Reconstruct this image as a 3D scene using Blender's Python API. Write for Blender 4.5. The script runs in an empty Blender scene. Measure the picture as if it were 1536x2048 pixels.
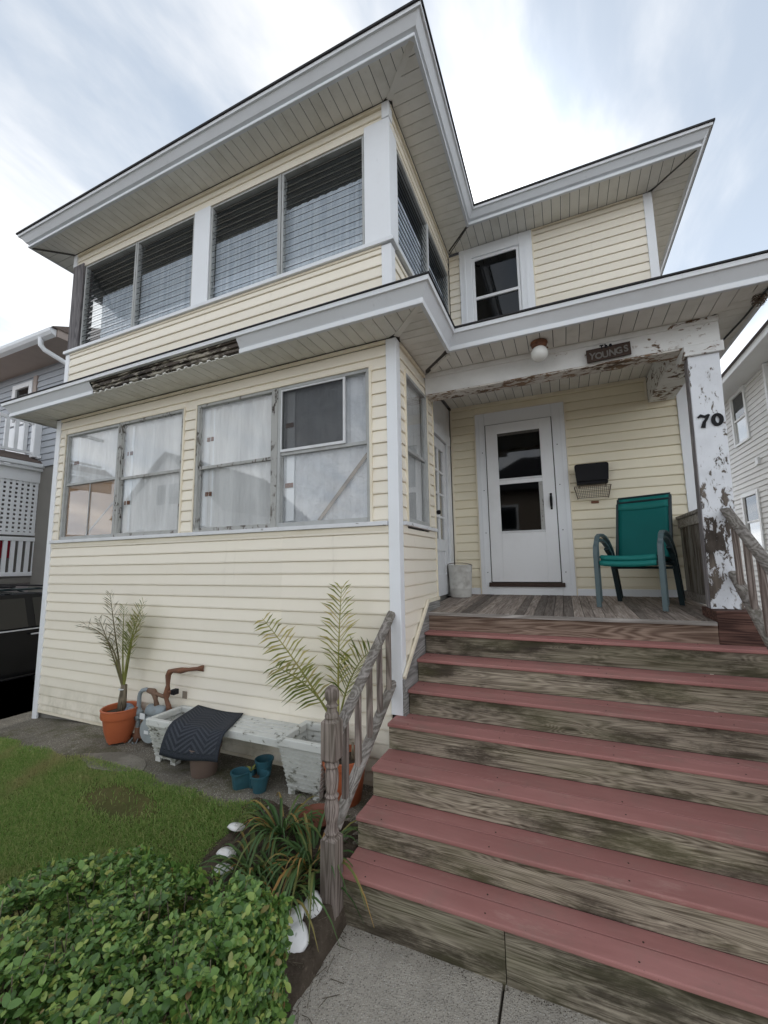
import bpy, math, random
import numpy as np
from mathutils import Vector, Matrix
random.seed(7); rng = np.random.default_rng(7)
SC = bpy.context.scene
COL = SC.collection
rad = math.radians

# ------------------------------------------------------------------ camera
cam = bpy.data.objects.new('camera', bpy.data.cameras.new('camera')); COL.objects.link(cam)
CR, CU, CF = Vector((.91654, .39966, -.01493)), Vector((.06310, -.10765, .99218)), Vector((-.39493, .91032, .12389))
m = Matrix((CR, CU, -CF)).transposed().to_4x4(); m.translation = (1.2459, -3.1746, 1.8830)
cam.matrix_world = m
cam.data.sensor_fit = 'VERTICAL'; cam.data.sensor_height = 24; cam.data.sensor_width = 18
cam.data.lens = 823.3 / 2048 * 24
cam.data.clip_start = .02; cam.data.clip_end = 2000
SC.camera = cam

# ------------------------------------------------------------------ sky, sun, exposure
SUN_EL, SUN_AZ = rad(44), rad(-7)          # behind the roof, a little left of straight ahead
SD = Vector((math.sin(SUN_AZ)*math.cos(SUN_EL), math.cos(SUN_AZ)*math.cos(SUN_EL), math.sin(SUN_EL)))
wd = bpy.data.worlds.new('World'); SC.world = wd; wd.use_nodes = True
nt = wd.node_tree; nt.nodes.clear()
def W(t, **k):
    n = nt.nodes.new(t)
    for a, b in k.items(): setattr(n, a, b)
    return n
def WM(op, a, b=None, c=None):
    n = W('ShaderNodeMath', operation=op)
    for i, v in enumerate((a, b, c)):
        if v is None: continue
        if isinstance(v, (int, float)): n.inputs[i].default_value = v
        else: nt.links.new(v, n.inputs[i])
    return n.outputs[0]
def WMix(f, a, b):
    n = W('ShaderNodeMix', data_type='RGBA')
    for s, v in ((n.inputs[0], f), (n.inputs[6], a), (n.inputs[7], b)):
        if isinstance(v, (int, float)): s.default_value = v
        elif isinstance(v, tuple): s.default_value = v + (1,)
        else: nt.links.new(v, s)
    return n.outputs[2]
sky = W('ShaderNodeTexSky', sky_type='NISHITA', sun_disc=False, sun_elevation=SUN_EL, sun_rotation=SUN_AZ, air_density=1.2, dust_density=1.0)
tc = W('ShaderNodeTexCoord'); sep = W('ShaderNodeSeparateXYZ'); nt.links.new(tc.outputs['Generated'], sep.inputs[0])
zc = WM('MAXIMUM', sep.outputs[2], 0.0)
den = WM('ADD', zc, .22)
cmb = W('ShaderNodeCombineXYZ')
nt.links.new(WM('DIVIDE', sep.outputs[0], den), cmb.inputs[0]); nt.links.new(WM('DIVIDE', sep.outputs[1], den), cmb.inputs[1])
def cloud(rot, sc, det, rough, dist, off):
    mp = W('ShaderNodeMapping'); mp.inputs['Rotation'].default_value = (0, 0, rot); mp.inputs['Scale'].default_value = sc; mp.inputs['Location'].default_value = off
    nt.links.new(cmb.outputs[0], mp.inputs[0])
    n = W('ShaderNodeTexNoise'); n.inputs['Scale'].default_value = 1; n.inputs['Detail'].default_value = det
    n.inputs['Roughness'].default_value = rough; n.inputs['Distortion'].default_value = dist
    nt.links.new(mp.outputs[0], n.inputs[0]); return n.outputs[0]
c1 = cloud(.5, (1.9, .8, 1), 8, .52, .5, (5.3, 2.9, 0))
c2 = cloud(.35, (6, 2.4, 1), 6, .55, .3, (0, 4.2, 0))
cov = W('ShaderNodeMapRange', interpolation_type='SMOOTHSTEP'); cov.inputs[1].default_value = .36; cov.inputs[2].default_value = .64
nt.links.new(WM('ADD', WM('MULTIPLY', c1, .62), WM('MULTIPLY', c2, .38)), cov.inputs[0])
dp = W('ShaderNodeVectorMath', operation='DOT_PRODUCT'); dp.inputs[1].default_value = SD; nt.links.new(tc.outputs['Generated'], dp.inputs[0])
ds = WM('MAXIMUM', dp.outputs['Value'], 0.0)
glow = WM('ADD', WM('MULTIPLY', WM('POWER', ds, 110), 3.4), WM('MULTIPLY', WM('POWER', ds, 14), .10))
hor = WM('POWER', WM('SUBTRACT', 1.0, zc), 3.5)           # thin cloud is brighter towards the horizon; raised further to light the facade
cl = WMix(cov.outputs[0], (2.45, 2.85, 3.4), (5.0, 5.0, 5.0))
gl = W('ShaderNodeVectorMath', operation='SCALE'); nt.links.new(cl, gl.inputs[0])
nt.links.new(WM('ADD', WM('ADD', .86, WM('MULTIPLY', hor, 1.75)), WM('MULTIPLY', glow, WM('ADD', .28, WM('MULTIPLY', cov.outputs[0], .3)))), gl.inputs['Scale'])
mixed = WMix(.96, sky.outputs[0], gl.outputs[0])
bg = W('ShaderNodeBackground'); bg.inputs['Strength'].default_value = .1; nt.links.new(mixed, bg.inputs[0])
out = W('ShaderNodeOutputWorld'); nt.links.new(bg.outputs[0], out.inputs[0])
sun = bpy.data.objects.new('sun', bpy.data.lights.new('sun', 'SUN')); COL.objects.link(sun)
sun.data.energy = .6; sun.data.angle = rad(30); sun.data.color = (1, .97, .92)
sun.rotation_euler = (-SD).to_track_quat('-Z', 'Y').to_euler(); sun.location = SD*40
SC.view_settings.view_transform = 'Standard'; SC.view_settings.look = 'None'; SC.view_settings.gamma = 1
SC.view_settings.use_curve_mapping = False
SC.view_settings.exposure = 1.36
SC.render.engine = 'CYCLES'
SC.cycles.transparent_max_bounces = 32

# ------------------------------------------------------------------ materials
class NT:
    def __init__(s, name, rough=.5, spec=.4):
        s.m = bpy.data.materials.new(name); s.m.use_nodes = True; s.t = s.m.node_tree
        s.b = s.t.nodes['Principled BSDF']; s.b.inputs['Roughness'].default_value = rough
        s.b.inputs['Specular IOR Level'].default_value = spec
        s.tc = s.n('ShaderNodeTexCoord'); s.oi = None
    def n(s, t, **k):
        x = s.t.nodes.new(t)
        for a, b in k.items(): setattr(x, a, b)
        return x
    def put(s, sock, v):
        if v is None: return
        if isinstance(v, bpy.types.NodeSocket): s.t.links.new(v, sock)
        elif isinstance(v, tuple) and len(v) == 3 and sock.type == 'RGBA': sock.default_value = v + (1,)
        else: sock.default_value = v
    def math(s, op, a, b=None, c=None, clamp=False):
        x = s.n('ShaderNodeMath', operation=op, use_clamp=clamp)
        for i, v in enumerate((a, b, c)): s.put(x.inputs[i], v)
        return x.outputs[0]
    def rnd(s):
        if s.oi is None: s.oi = s.n('ShaderNodeObjectInfo')
        return s.oi.outputs['Random']
    def co(s, scale=(1, 1, 1), rnd=0., src='Object', rot=(0, 0, 0)):
        mp = s.n('ShaderNodeMapping'); s.t.links.new(s.tc.outputs[src], mp.inputs[0])
        mp.inputs['Scale'].default_value = scale; mp.inputs['Rotation'].default_value = rot
        if rnd:
            v = s.n('ShaderNodeCombineXYZ')
            for i in range(3): s.t.links.new(s.math('MULTIPLY', s.rnd(), rnd*(1+.37*i)), v.inputs[i])
            s.t.links.new(v.outputs[0], mp.inputs['Location'])
        return mp.outputs[0]
    def noise(s, co, scale=1., det=4., rough=.5, dist=0.):
        x = s.n('ShaderNodeTexNoise'); s.put(x.inputs['Vector'], co)
        x.inputs['Scale'].default_value = scale; x.inputs['Detail'].default_value = det
        x.inputs['Roughness'].default_value = rough; x.inputs['Distortion'].default_value = dist
        return x.outputs[0]
    def vor(s, co, scale=1., feat='F1', out='Distance'):
        x = s.n('ShaderNodeTexVoronoi', feature=feat); s.put(x.inputs['Vector'], co); x.inputs['Scale'].default_value = scale
        return x.outputs[out]
    def ramp(s, f, a, b, lo=0., hi=1., smooth=True):
        x = s.n('ShaderNodeMapRange', interpolation_type='SMOOTHSTEP' if smooth else 'LINEAR')
        s.put(x.inputs[0], f); x.inputs[1].default_value = a; x.inputs[2].default_value = b; x.inputs[3].default_value = lo; x.inputs[4].default_value = hi
        return x.outputs[0]
    def mix(s, f, a, b, mode='MIX'):
        x = s.n('ShaderNodeMix', data_type='RGBA', blend_type=mode)
        s.put(x.inputs[0], f); s.put(x.inputs[6], a); s.put(x.inputs[7], b); return x.outputs[2]
    def xyz(s, src='Object'):
        x = s.n('ShaderNodeSeparateXYZ'); s.t.links.new(s.tc.outputs[src], x.inputs[0]); return x.outputs
    def col(s, c): s.put(s.b.inputs['Base Color'], c)
    def rough(s, c): s.put(s.b.inputs['Roughness'], c)
    def bump(s, h, st=.3, d=.01):
        x = s.n('ShaderNodeBump'); x.inputs['Strength'].default_value = st; x.inputs['Distance'].default_value = d
        s.put(x.inputs['Height'], h); s.t.links.new(x.outputs[0], s.b.inputs['Normal'])
MAT = {}
def vinyl(name, c, c2, axis=0, dirt=.35):
    a = NT(name, .5, .35); st = [30, 30, 260]; st[axis] = 6
    lo = a.noise(a.co((1.1, 1.1, .5), 3.), 1, 6, .6)
    col = a.mix(a.ramp(lo, .45, .8, 0, dirt), c, c2)
    stk = a.noise(a.co((9, 9, .8)), 1, 5, .65)
    col = a.mix(a.ramp(stk, .6, .85, 0, .30), col, tuple(x*.66 for x in c2))
    spl = a.math('MULTIPLY', a.ramp(a.xyz()[2], .12, .62, 1, 0), a.ramp(a.noise(a.co((4, 4, 3)), 1, 6, .7), .35, .7, 0, .55))
    col = a.mix(spl, col, (.34, .32, .21))
    g = a.math('ADD', a.math('MULTIPLY', a.rnd(), .09), .93)
    v = a.n('ShaderNodeVectorMath', operation='SCALE'); a.put(v.inputs[0], col); a.put(v.inputs['Scale'], g)
    a.col(v.outputs[0]); a.bump(a.noise(a.co(tuple(st), 5.), 1, 3, .6), .25, .002)
    MAT[name] = a.m
def paint(name, c, c2, rough=.45, dirt=.4, sc=2., spec=.4, grit=60):
    a = NT(name, rough, spec)
    col = a.mix(a.ramp(a.noise(a.co((1, 1, 1), 4.), sc, 7, .62), .42, .78, 0, dirt), c, c2)
    col = a.mix(a.ramp(a.noise(a.co((1, 1, .25), 2.), sc*9, 5, .7), .6, .8, 0, dirt*.7), col, tuple(x*.6 for x in c2))
    a.col(col); a.bump(a.noise(a.co(), grit, 3, .6), .12, .003); MAT[name] = a.m
def peel(name, pc, wc, wd_, amt, sc=(1, 1, 1), s=7., grad=None, gx=None, grain=2):
    """chalky paint flaking off bare grey or brown timber"""
    a = NT(name, .65, .3)
    n1 = a.noise(a.co(sc), s, 9, .66, .6); n2 = a.noise(a.co(sc), s*.35, 3, .5)
    f = a.math('ADD', a.math('MULTIPLY', n1, .7), a.math('MULTIPLY', n2, .3))
    if grad: f = a.math('ADD', f, a.ramp(a.xyz()[2], grad[0], grad[1], grad[2], 0))
    if gx: f = a.math('ADD', f, a.ramp(a.xyz()[0], gx[0], gx[1], 0, gx[2]))
    mk = a.ramp(f, .5+amt, .515+amt)
    st = [55, 55, 55]; st[grain] = 3
    w = a.mix(a.noise(a.co(tuple(st)), 1, 5, .65, .4), wd_, wc)
    w = a.mix(a.ramp(a.noise(a.co(), 3, 4), .4, .7), w, tuple(x*.5 for x in wd_))
    p = a.mix(a.ramp(a.noise(a.co(), 5, 6, .6), .4, .75, 0, .4), pc, tuple(x*.72 for x in pc))
    ed = a.ramp(f, .46+amt, .505+amt)
    p = a.mix(a.math('MULTIPLY', ed, .35), p, wc)
    a.col(a.mix(mk, p, w))
    a.bump(a.math('ADD', a.math('MULTIPLY', mk, -.6), a.math('MULTIPLY', a.noise(a.co(tuple(st)), 1, 4, .7), .3)), 1., .006); MAT[name] = a.m
def wood(name, d, l, axis=0, tint=None, ta=0., freq=34., sc=.55, crk=.55, rough=.75, knot=0., rnd=9., amp=.13, big=(.38, .7), var=.5):
    """weathered plank with contour-like grain running along one axis"""
    a = NT(name, rough, .25)
    s1 = [2.2*sc*4, 2.2*sc*4, 2.2*sc*4]; s1[axis] = .75*sc
    f = a.noise(a.co(tuple(s1), rnd), 1, 2, .4, .35)
    if knot:
        s3 = [6., 6., 6.]; s3[axis] = 1.5
        kv = a.vor(a.co(tuple(s3), rnd), 1); kk = a.ramp(kv, .05, .3, knot, 0)
        f = a.math('ADD', f, a.math('MULTIPLY', kk, .25))
    band = a.math('SINE', a.math('MULTIPLY', f, freq*3.1))
    s2 = [130, 130, 130]; s2[axis] = 2.5
    fine = a.noise(a.co(tuple(s2), rnd), 1, 4, .65)
    s4 = [70, 70, 70]; s4[axis] = 1.3
    fine = a.math('ADD', a.math('MULTIPLY', fine, .5), a.math('MULTIPLY', a.noise(a.co(tuple(s4), rnd), 1, 4, .6, .3), .5))
    g = a.math('ADD', a.math('MULTIPLY', band, amp), a.math('ADD', .02, a.math('MULTIPLY', fine, .95)))
    col = a.mix(a.ramp(g, .34, .66, smooth=False), d, l)
    if knot: col = a.mix(a.ramp(kv, .05, .12, .85, 0), col, tuple(x*.45 for x in d))
    sb = [5., 5., 5.]; sb[axis] = 1.4
    bigr = big; big = a.noise(a.co(tuple(sb), rnd), 1, 9, .72)
    col = a.mix(a.ramp(big, bigr[0], bigr[1], 0, crk), col, tuple(x*.5 for x in d))
    if tint:
        col = a.mix(a.ramp(a.noise(a.co((1.3, 2, 5) if axis == 0 else (3, 3, 3), rnd*1.7), 1, 5, .6), .4, .66, 0, ta), col, tint)
    br = a.math('ADD', a.math('MULTIPLY', a.rnd(), var), 1-var/2)
    v = a.n('ShaderNodeVectorMath', operation='SCALE'); a.put(v.inputs[0], col); a.put(v.inputs['Scale'], br)
    a.col(v.outputs[0]); a.bump(g, .55, .004); MAT[name] = a.m

vinyl('siding', (.92, .855, .725), (.82, .735, .57), 0, .3)
vinyl('siding_side', (.92, .855, .725), (.82, .735, .57), 1, .3)
vinyl('siding_porch_shaded', (.89, .82, .64), (.78, .67, .45), 0, .45)  # porch copy of the siding: dirtier, with shade's yellower tone put into the colour
vinyl('siding_gray', (.44, .465, .50), (.37, .39, .42), 0, .3)
vinyl('siding_white', (.80, .80, .80), (.66, .65, .62), 1, .3)
paint('cream_trim', (.87, .80, .65), (.58, .48, .3), .5, .45)
paint('white_trim', (.86, .88, .90), (.74, .75, .74), .38, .3)
paint('fascia_metal', (.76, .785, .81), (.57, .58, .58), .35, .4, 1.5)
paint('drip_metal', (.82, .84, .86), (.62, .63, .63), .35, .3)
paint('soffit', (.82, .805, .75), (.56, .54, .47), .55, .6, 3)
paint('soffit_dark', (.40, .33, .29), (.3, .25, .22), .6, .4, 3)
paint('groove', (.10, .095, .085), (.06, .06, .055), .8, .3)
paint('core', (.22, .21, .19), (.15, .14, .13), .8, .3)
paint('room', (.30, .32, .33), (.22, .23, .23), .8, .2)
paint('aluminium', (.44, .45, .44), (.27, .26, .24), .42, .7, 6)
paint('alu_light', (.72, .73, .74), (.5, .5, .49), .4, .4, 6)
paint('door_white', (.86, .87, .88), (.62, .62, .60), .4, .35, 2)
paint('rubber', (.025, .027, .03), (.04, .04, .04), .6, .3)
paint('black_metal', (.010, .010, .012), (.022, .02, .019), .55, .4, 2, .2)
paint('wire', (.10, .07, .045), (.16, .07, .03), .6, .6, 20)
paint('rust', (.17, .085, .055), (.28, .12, .06), .75, .8, 14, .2)
paint('pipe_brown', (.20, .125, .085), (.10, .055, .04), .7, .8, 18, .25)
paint('pipe_gray', (.27, .31, .33), (.18, .17, .16), .55, .6, 12)
paint('meter_gray', (.33, .37, .38), (.22, .23, .22), .5, .5, 9)
paint('glove_blue', (.22, .28, .36), (.13, .16, .2), .6, .5, 12)
paint('label_white', (.75, .77, .77), (.5, .5, .5), .5, .3)
paint('terracotta', (.47, .125, .05), (.36, .10, .045), .45, .45, 5)
paint('terracotta_dark', (.21, .075, .045), (.13, .05, .035), .6, .6, 7)
paint('brown_plastic', (.19, .135, .11), (.13, .095, .08), .5, .5, 6)
paint('teal_plastic', (.035, .115, .145), (.05, .09, .1), .4, .5, 8)
paint('sling', (.0, .135, .125), (.0, .11, .105), .65, .3, 4, .3, 400)
paint('sling_edge', (.012, .19, .17), (.01, .15, .14), .6, .3, 4, .3, 400)
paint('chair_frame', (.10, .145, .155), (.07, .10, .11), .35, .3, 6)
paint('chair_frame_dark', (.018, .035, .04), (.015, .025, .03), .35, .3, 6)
paint('galvanised', (.62, .61, .57), (.36, .34, .30), .55, .9, 9)
paint('shell', (.86, .85, .83), (.78, .68, .62), .35, .5, 10)
paint('dark_wood', (.05, .03, .022), (.085, .05, .035), .7, .5, 10)
paint('letter_gray', (.17, .16, .145), (.12, .11, .10), .7, .6, 20)
paint('car_paint', (.006, .0065, .008), (.01, .01, .011), .12, .1, 2, .5, 3)
paint('chrome', (.65, .66, .68), (.5, .5, .5), .2, .2)
paint('tyre', (.015, .015, .016), (.03, .028, .025), .8, .3)
paint('brown_paper', (.36, .215, .11), (.27, .155, .08), .8, .5, 4)
paint('cardboard', (.27, .22, .17), (.2, .16, .12), .8, .5, 6)
paint('globe_glass', (.80, .80, .76), (.62, .62, .58), .18, .35, 6, .6)
paint('red_cloth', (.30, .015, .03), (.2, .01, .02), .8, .4, 30)
paint('stucco', (.40, .36, .36), (.33, .30, .30), .85, .4, 5)
peel('peel_post', (.80, .82, .85), (.27, .23, .19), (.06, .045, .035), .088, (1.5, 1.5, .75), 16, (1.45, 3.2, .09))
peel('peel_beam', (.78, .78, .76), (.33, .22, .14), (.13, .08, .05), .142, (.9, 1, 1.7), 13, None, (1.2, 2.5, .095), 0)
peel('peel_beam_under', (.74, .71, .66), (.40, .27, .17), (.20, .12, .07), .012, (.8, 1.8, 1.8), 16, None, None, 0)
peel('peel_casing', (.78, .79, .80), (.28, .24, .20), (.12, .09, .07), .17, (1.2, 1.2, .5), 9)
peel('peel_sill', (.78, .79, .80), (.30, .27, .23), (.16, .13, .11), .11, (.5, 2, 2), 12, None, None, 0)
peel('peel_frame', (.44, .44, .42), (.27, .25, .22), (.12, .10, .085), .06, (1, 1, .5), 26)
peel('peel_fascia', (.42, .39, .32), (.16, .13, .105), (.045, .035, .03), -.01, (.8, 2, 2.6), 11, None, None, 0)
peel('peel_panel', (.30, .285, .26), (.20, .17, .14), (.10, .075, .06), .0, (5, 5, .35), 6)
peel('planter_plastic', (.64, .645, .61), (.36, .36, .31), (.24, .24, .19), .09, (1, 1, 1.5), 16, (.1, .5, .05))
wood('wood_rail', (.155, .135, .115), (.40, .365, .335), 1, (.18, .17, .12), .25, 22, .9, .45)
wood('wood_newel', (.13, .10, .085), (.36, .30, .265), 2, (.15, .14, .10), .3, 22, 1.0, .5)
wood('wood_riser', (.085, .066, .047), (.45, .395, .305), 0, (.12, .13, .05), .30, 46, 1.15, .88, .8, .9, amp=.06, big=(.45, .62))
wood('wood_deck', (.15, .115, .095), (.40, .345, .30), 1, None, 0, 18, 1.2, .4, amp=.06, var=1.0)
wood('wood_edge', (.20, .18, .16), (.42, .39, .36), 0, None, 0, 18, .8, .4)
wood('wood_band', (.11, .07, .05), (.29, .215, .165), 0, None, 0, 34, .9, .4)
wood('wood_box', (.045, .022, .017), (.16, .085, .065), 0, None, 0, 26, 1.0, .6)
wood('wood_gray_post', (.13, .12, .125), (.30, .28, .28), 2, None, 0, 24, .9, .4)
wood('wood_skirt', (.20, .19, .18), (.42, .41, .39), 1, None, 0, 24, .9, .3)

def m_composite():
    a = NT('composite', .62, .3)
    n = a.noise(a.co((1.2, 5, 3), 3.), 1, 5, .6)
    c = a.mix(a.ramp(n, .3, .75), (.31, .137, .122), (.40, .188, .170))
    c = a.mix(a.ramp(a.noise(a.co((1, 1, 1), 2.), 3, 7, .72), .46, .78, 0, .5), c, (.23, .17, .14))
    c = a.mix(a.ramp(a.noise(a.co((2.5, 9, 9), 4.), 1, 7, .75), .55, .72, 0, .45), c, (.47, .29, .25))
    c = a.mix(a.ramp(a.noise(a.co((1, 1, 1), 6.), 17, 6, .75), .63, .74, 0, .5), c, (.15, .10, .075))
    c = a.mix(a.ramp(a.vor(a.co(), 24), .03, .06, .75, 0), c, (.07, .045, .035))
    v = a.n('ShaderNodeVectorMath', operation='SCALE'); a.put(v.inputs[0], c); a.put(v.inputs['Scale'], a.math('ADD', a.math('MULTIPLY', a.rnd(), .2), .9))
    a.col(v.outputs[0]); a.bump(a.noise(a.co((14, 160, 160)), 1, 4, .7), .35, .003); MAT['composite'] = a.m
m_composite()
def m_shingle(name, c, c2):
    a = NT(name, .9, .15); n = a.noise(a.co(), 180, 3, .7); b = a.noise(a.co((3, 3, 3), 3.), 1, 4)
    a.col(a.mix(a.math('ADD', a.math('MULTIPLY', n, .6), a.math('MULTIPLY', b, .4)), c, c2)); a.bump(n, .6, .004); MAT[name] = a.m
m_shingle('shingle', (.018, .018, .02), (.075, .073, .075)); m_shingle('shingle_brown', (.10, .075, .065), (.22, .18, .16))
def m_glass(name, tint=(.9, .95, .95), rough=.02, refl=1.0):
    a = NT(name); t = a.t; t.nodes.remove(a.b)
    tr = a.n('ShaderNodeBsdfTransparent'); tr.inputs[0].default_value = tint + (1,)
    gl = a.n('ShaderNodeBsdfGlossy'); gl.inputs['Roughness'].default_value = rough
    lw = a.n('ShaderNodeLayerWeight'); lw.inputs['Blend'].default_value = .5      # Schlick on the facing ratio, the same from both sides
    sch = a.math('ADD', .05, a.math('MULTIPLY', a.math('POWER', lw.outputs['Facing'], 4.0), .95))
    mx = a.n('ShaderNodeMixShader'); a.put(mx.inputs[0], a.math('MULTIPLY', sch, refl, clamp=True))
    t.links.new(tr.outputs[0], mx.inputs[1]); t.links.new(gl.outputs[0], mx.inputs[2])
    bp = a.n('ShaderNodeBump'); bp.inputs['Strength'].default_value = .05; bp.inputs['Distance'].default_value = .01
    a.put(bp.inputs['Height'], a.noise(a.co((2, 2, 2), 4.), 1, 2)); t.links.new(bp.outputs[0], gl.inputs['Normal'])
    t.links.new(mx.outputs[0], t.nodes['Material Output'].inputs[0]); MAT[name] = a.m
m_glass('glass', (.975, .98, .98), .02, 1.0); m_glass('glass_louver', (.98, .99, .99), .03, 1.0); m_glass('glass_dark', (.25, .28, .30), .03, 1.0); m_glass('glass_car', (.12, .14, .14), .03, 2.6)
def m_cloth(name, c, c2, sc, crease=0., trans=.12):
    a = NT(name, .8, .15)
    n = a.noise(a.co(sc), 1, 5, .6, .6)
    col = a.mix(a.ramp(n, .3, .7), c, c2); a.col(col)
    h = n
    if crease: h = a.noise(a.co((7, 7, 7)), 1, 7, .6, 1.6); a.rough(.28)
    weave = a.noise(a.co((220, 10, 60)), 1, 2); a.bump(a.math('ADD', h, a.math('MULTIPLY', weave, .08)), .5+crease, .02)
    t = a.t; ts = a.n('ShaderNodeBsdfTranslucent'); a.put(ts.inputs[0], col)
    mx = a.n('ShaderNodeMixShader'); mx.inputs[0].default_value = trans
    t.links.new(a.b.outputs[0], mx.inputs[1]); t.links.new(ts.outputs[0], mx.inputs[2]); t.links.new(mx.outputs[0], t.nodes['Material Output'].inputs[0])
    MAT[name] = a.m
m_cloth('sheer', (.92, .92, .91), (.70, .70, .695), (5, 2, .9), 0)
m_cloth('plastic_sheet', (.74, .75, .77), (.55, .56, .58), (4, 4, 4), .5)
m_cloth('curtain_blue', (.80, .85, .92), (.58, .64, .73), (26, 4, .6), 0)
m_cloth('curtain_dark', (.20, .22, .26), (.06, .07, .09), (9, 9, 4), 0, .1)
def m_screen():
    a = NT('insect_screen'); t = a.t; t.nodes.remove(a.b)
    tr = a.n('ShaderNodeBsdfTransparent'); df = a.n('ShaderNodeBsdfDiffuse'); df.inputs[0].default_value = (.035, .036, .038, 1)
    mx = a.n('ShaderNodeMixShader'); mx.inputs[0].default_value = .55
    t.links.new(tr.outputs[0], mx.inputs[1]); t.links.new(df.outputs[0], mx.inputs[2]); t.links.new(mx.outputs[0], t.nodes['Material Output'].inputs[0]); MAT['insect_screen'] = a.m
m_screen()
def m_aggregate(name, base, peb, dk, moss=0.):
    a = NT(name, .85, .25)
    x = a.n('ShaderNodeTexVoronoi'); a.put(x.inputs['Vector'], a.co()); x.inputs['Scale'].default_value = 105; x.inputs['Randomness'].default_value = 1
    sv = a.n('ShaderNodeSeparateColor'); a.put(sv.inputs[0], x.outputs['Color'])
    p = a.mix(a.ramp(sv.outputs[0], .2, .9, smooth=False), dk, peb)
    p = a.mix(a.ramp(sv.outputs[1], .82, .9), p, (.56, .53, .48)); p = a.mix(a.ramp(sv.outputs[2], .85, .9), p, (.07, .07, .075))
    c = a.mix(a.ramp(x.outputs['Distance'], .28, .5), p, base)
    c = a.mix(a.ramp(a.noise(a.co(), 2.2, 6, .65), .42, .72, 0, .55), c, tuple(v*.45 for v in base))
    if moss: c = a.mix(a.ramp(a.noise(a.co(), 3.1, 6, .7), .48, .68, 0, moss), c, (.075, .075, .028))
    a.col(c); a.bump(a.ramp(x.outputs['Distance'], .1, .6, 1, 0), .7, .006); MAT[name] = a.m
m_aggregate('aggregate', (.42, .385, .33), (.58, .53, .45), (.27, .245, .21))
m_aggregate('aggregate_path', (.20, .18, .145), (.42, .38, .31), (.12, .105, .085), .7)
def m_ground(name, c1, c2, c3, sc=6):
    a = NT(name, .95, .1)
    c = a.mix(a.ramp(a.noise(a.co(), sc, 8, .7), .35, .68), c1, c2); c = a.mix(a.ramp(a.noise(a.co(), sc*7, 5, .7), .52, .75, 0, .8), c, c3)
    a.col(c); a.bump(a.noise(a.co(), sc*9, 6, .75), .9, .02); MAT[name] = a.m
m_ground('soil', (.07, .053, .04), (.12, .095, .072), (.20, .16, .12)); m_ground('turf', (.09, .095, .035), (.15, .135, .055), (.19, .145, .09))
m_ground('concrete', (.42, .41, .385), (.50, .49, .46), (.34, .33, .31), 2); m_ground('asphalt', (.16, .16, .158), (.21, .21, .205), (.28, .275, .27), 3)
m_ground('slab', (.22, .20, .165), (.31, .285, .24), (.12, .11, .09), 4)
def m_leaf(name, ramp_, rough=.4, trans=.3, spec=.4, patch=None, island=True):
    a = NT(name, rough, spec)
    g = a.n('ShaderNodeNewGeometry'); r = g.outputs['Random Per Island'] if island else a.rnd()
    cr = a.n('ShaderNodeValToRGB'); e = cr.color_ramp.elements
    for i, (p, c) in enumerate(ramp_):
        x = e[i] if i < 2 else e.new(p)
        x.position = p; x.color = c + (1,)
    a.put(cr.inputs[0], r); col = cr.outputs[0]
    if patch: col = a.mix(a.ramp(a.noise(a.co((1, 1, 1)), patch[0], 4, .6), patch[1], patch[2], 0, patch[4] if len(patch) > 4 else .8), col, patch[3])
    a.col(col)
    t = a.t; ts = a.n('ShaderNodeBsdfTranslucent'); a.put(ts.inputs[0], col)
    mx = a.n('ShaderNodeMixShader'); mx.inputs[0].default_value = trans
    t.links.new(a.b.outputs[0], mx.inputs[1]); t.links.new(ts.outputs[0], mx.inputs[2]); t.links.new(mx.outputs[0], t.nodes['Material Output'].inputs[0]); MAT[name] = a.m
HR = [(0, (.055, .12, .028)), (1, (.29, .40, .10)), (.35, (.11, .22, .05)), (.7, (.185, .32, .075)), (.90, (.34, .45, .11)), (.965, (.36, .38, .10)), (.985, (.22, .13, .06))]
m_leaf('hedge_leaf', HR, .33, .25, .5); m_leaf('hedge_leaf_single', HR, .33, .25, .5, None, False)
m_leaf('grass_blade', [(0, (.20, .34, .085)), (1, (.52, .54, .23)), (.5, (.29, .43, .12))], .6, .5, .2, (1.5, .52, .72, (.50, .43, .22)))
m_leaf('lily_leaf', [(0, (.06, .13, .04)), (1, (.38, .19, .05)), (.6, (.10, .17, .05)), (.8, (.17, .19, .055)), (.9, (.36, .25, .08))], .45, .25, .4, None, False)
m_leaf('palm_leaf', [(0, (.13, .17, .035)), (1, (.40, .32, .14)), (.45, (.22, .25, .06)), (.75, (.34, .33, .10))], .5, .3, .3)
m_leaf('palm_leaf_yellow', [(0, (.20, .22, .05)), (1, (.58, .47, .22)), (.45, (.36, .36, .10)), (.75, (.50, .44, .16))], .5, .35, .3)
m_leaf('palm_leaf_dry', [(0, (.10, .12, .035)), (1, (.29, .23, .14)), (.5, (.18, .16, .08))], .55, .25, .3)
wood('stem', (.08, .065, .045), (.24, .20, .14), 2, None, 0, 20, 2)
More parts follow.
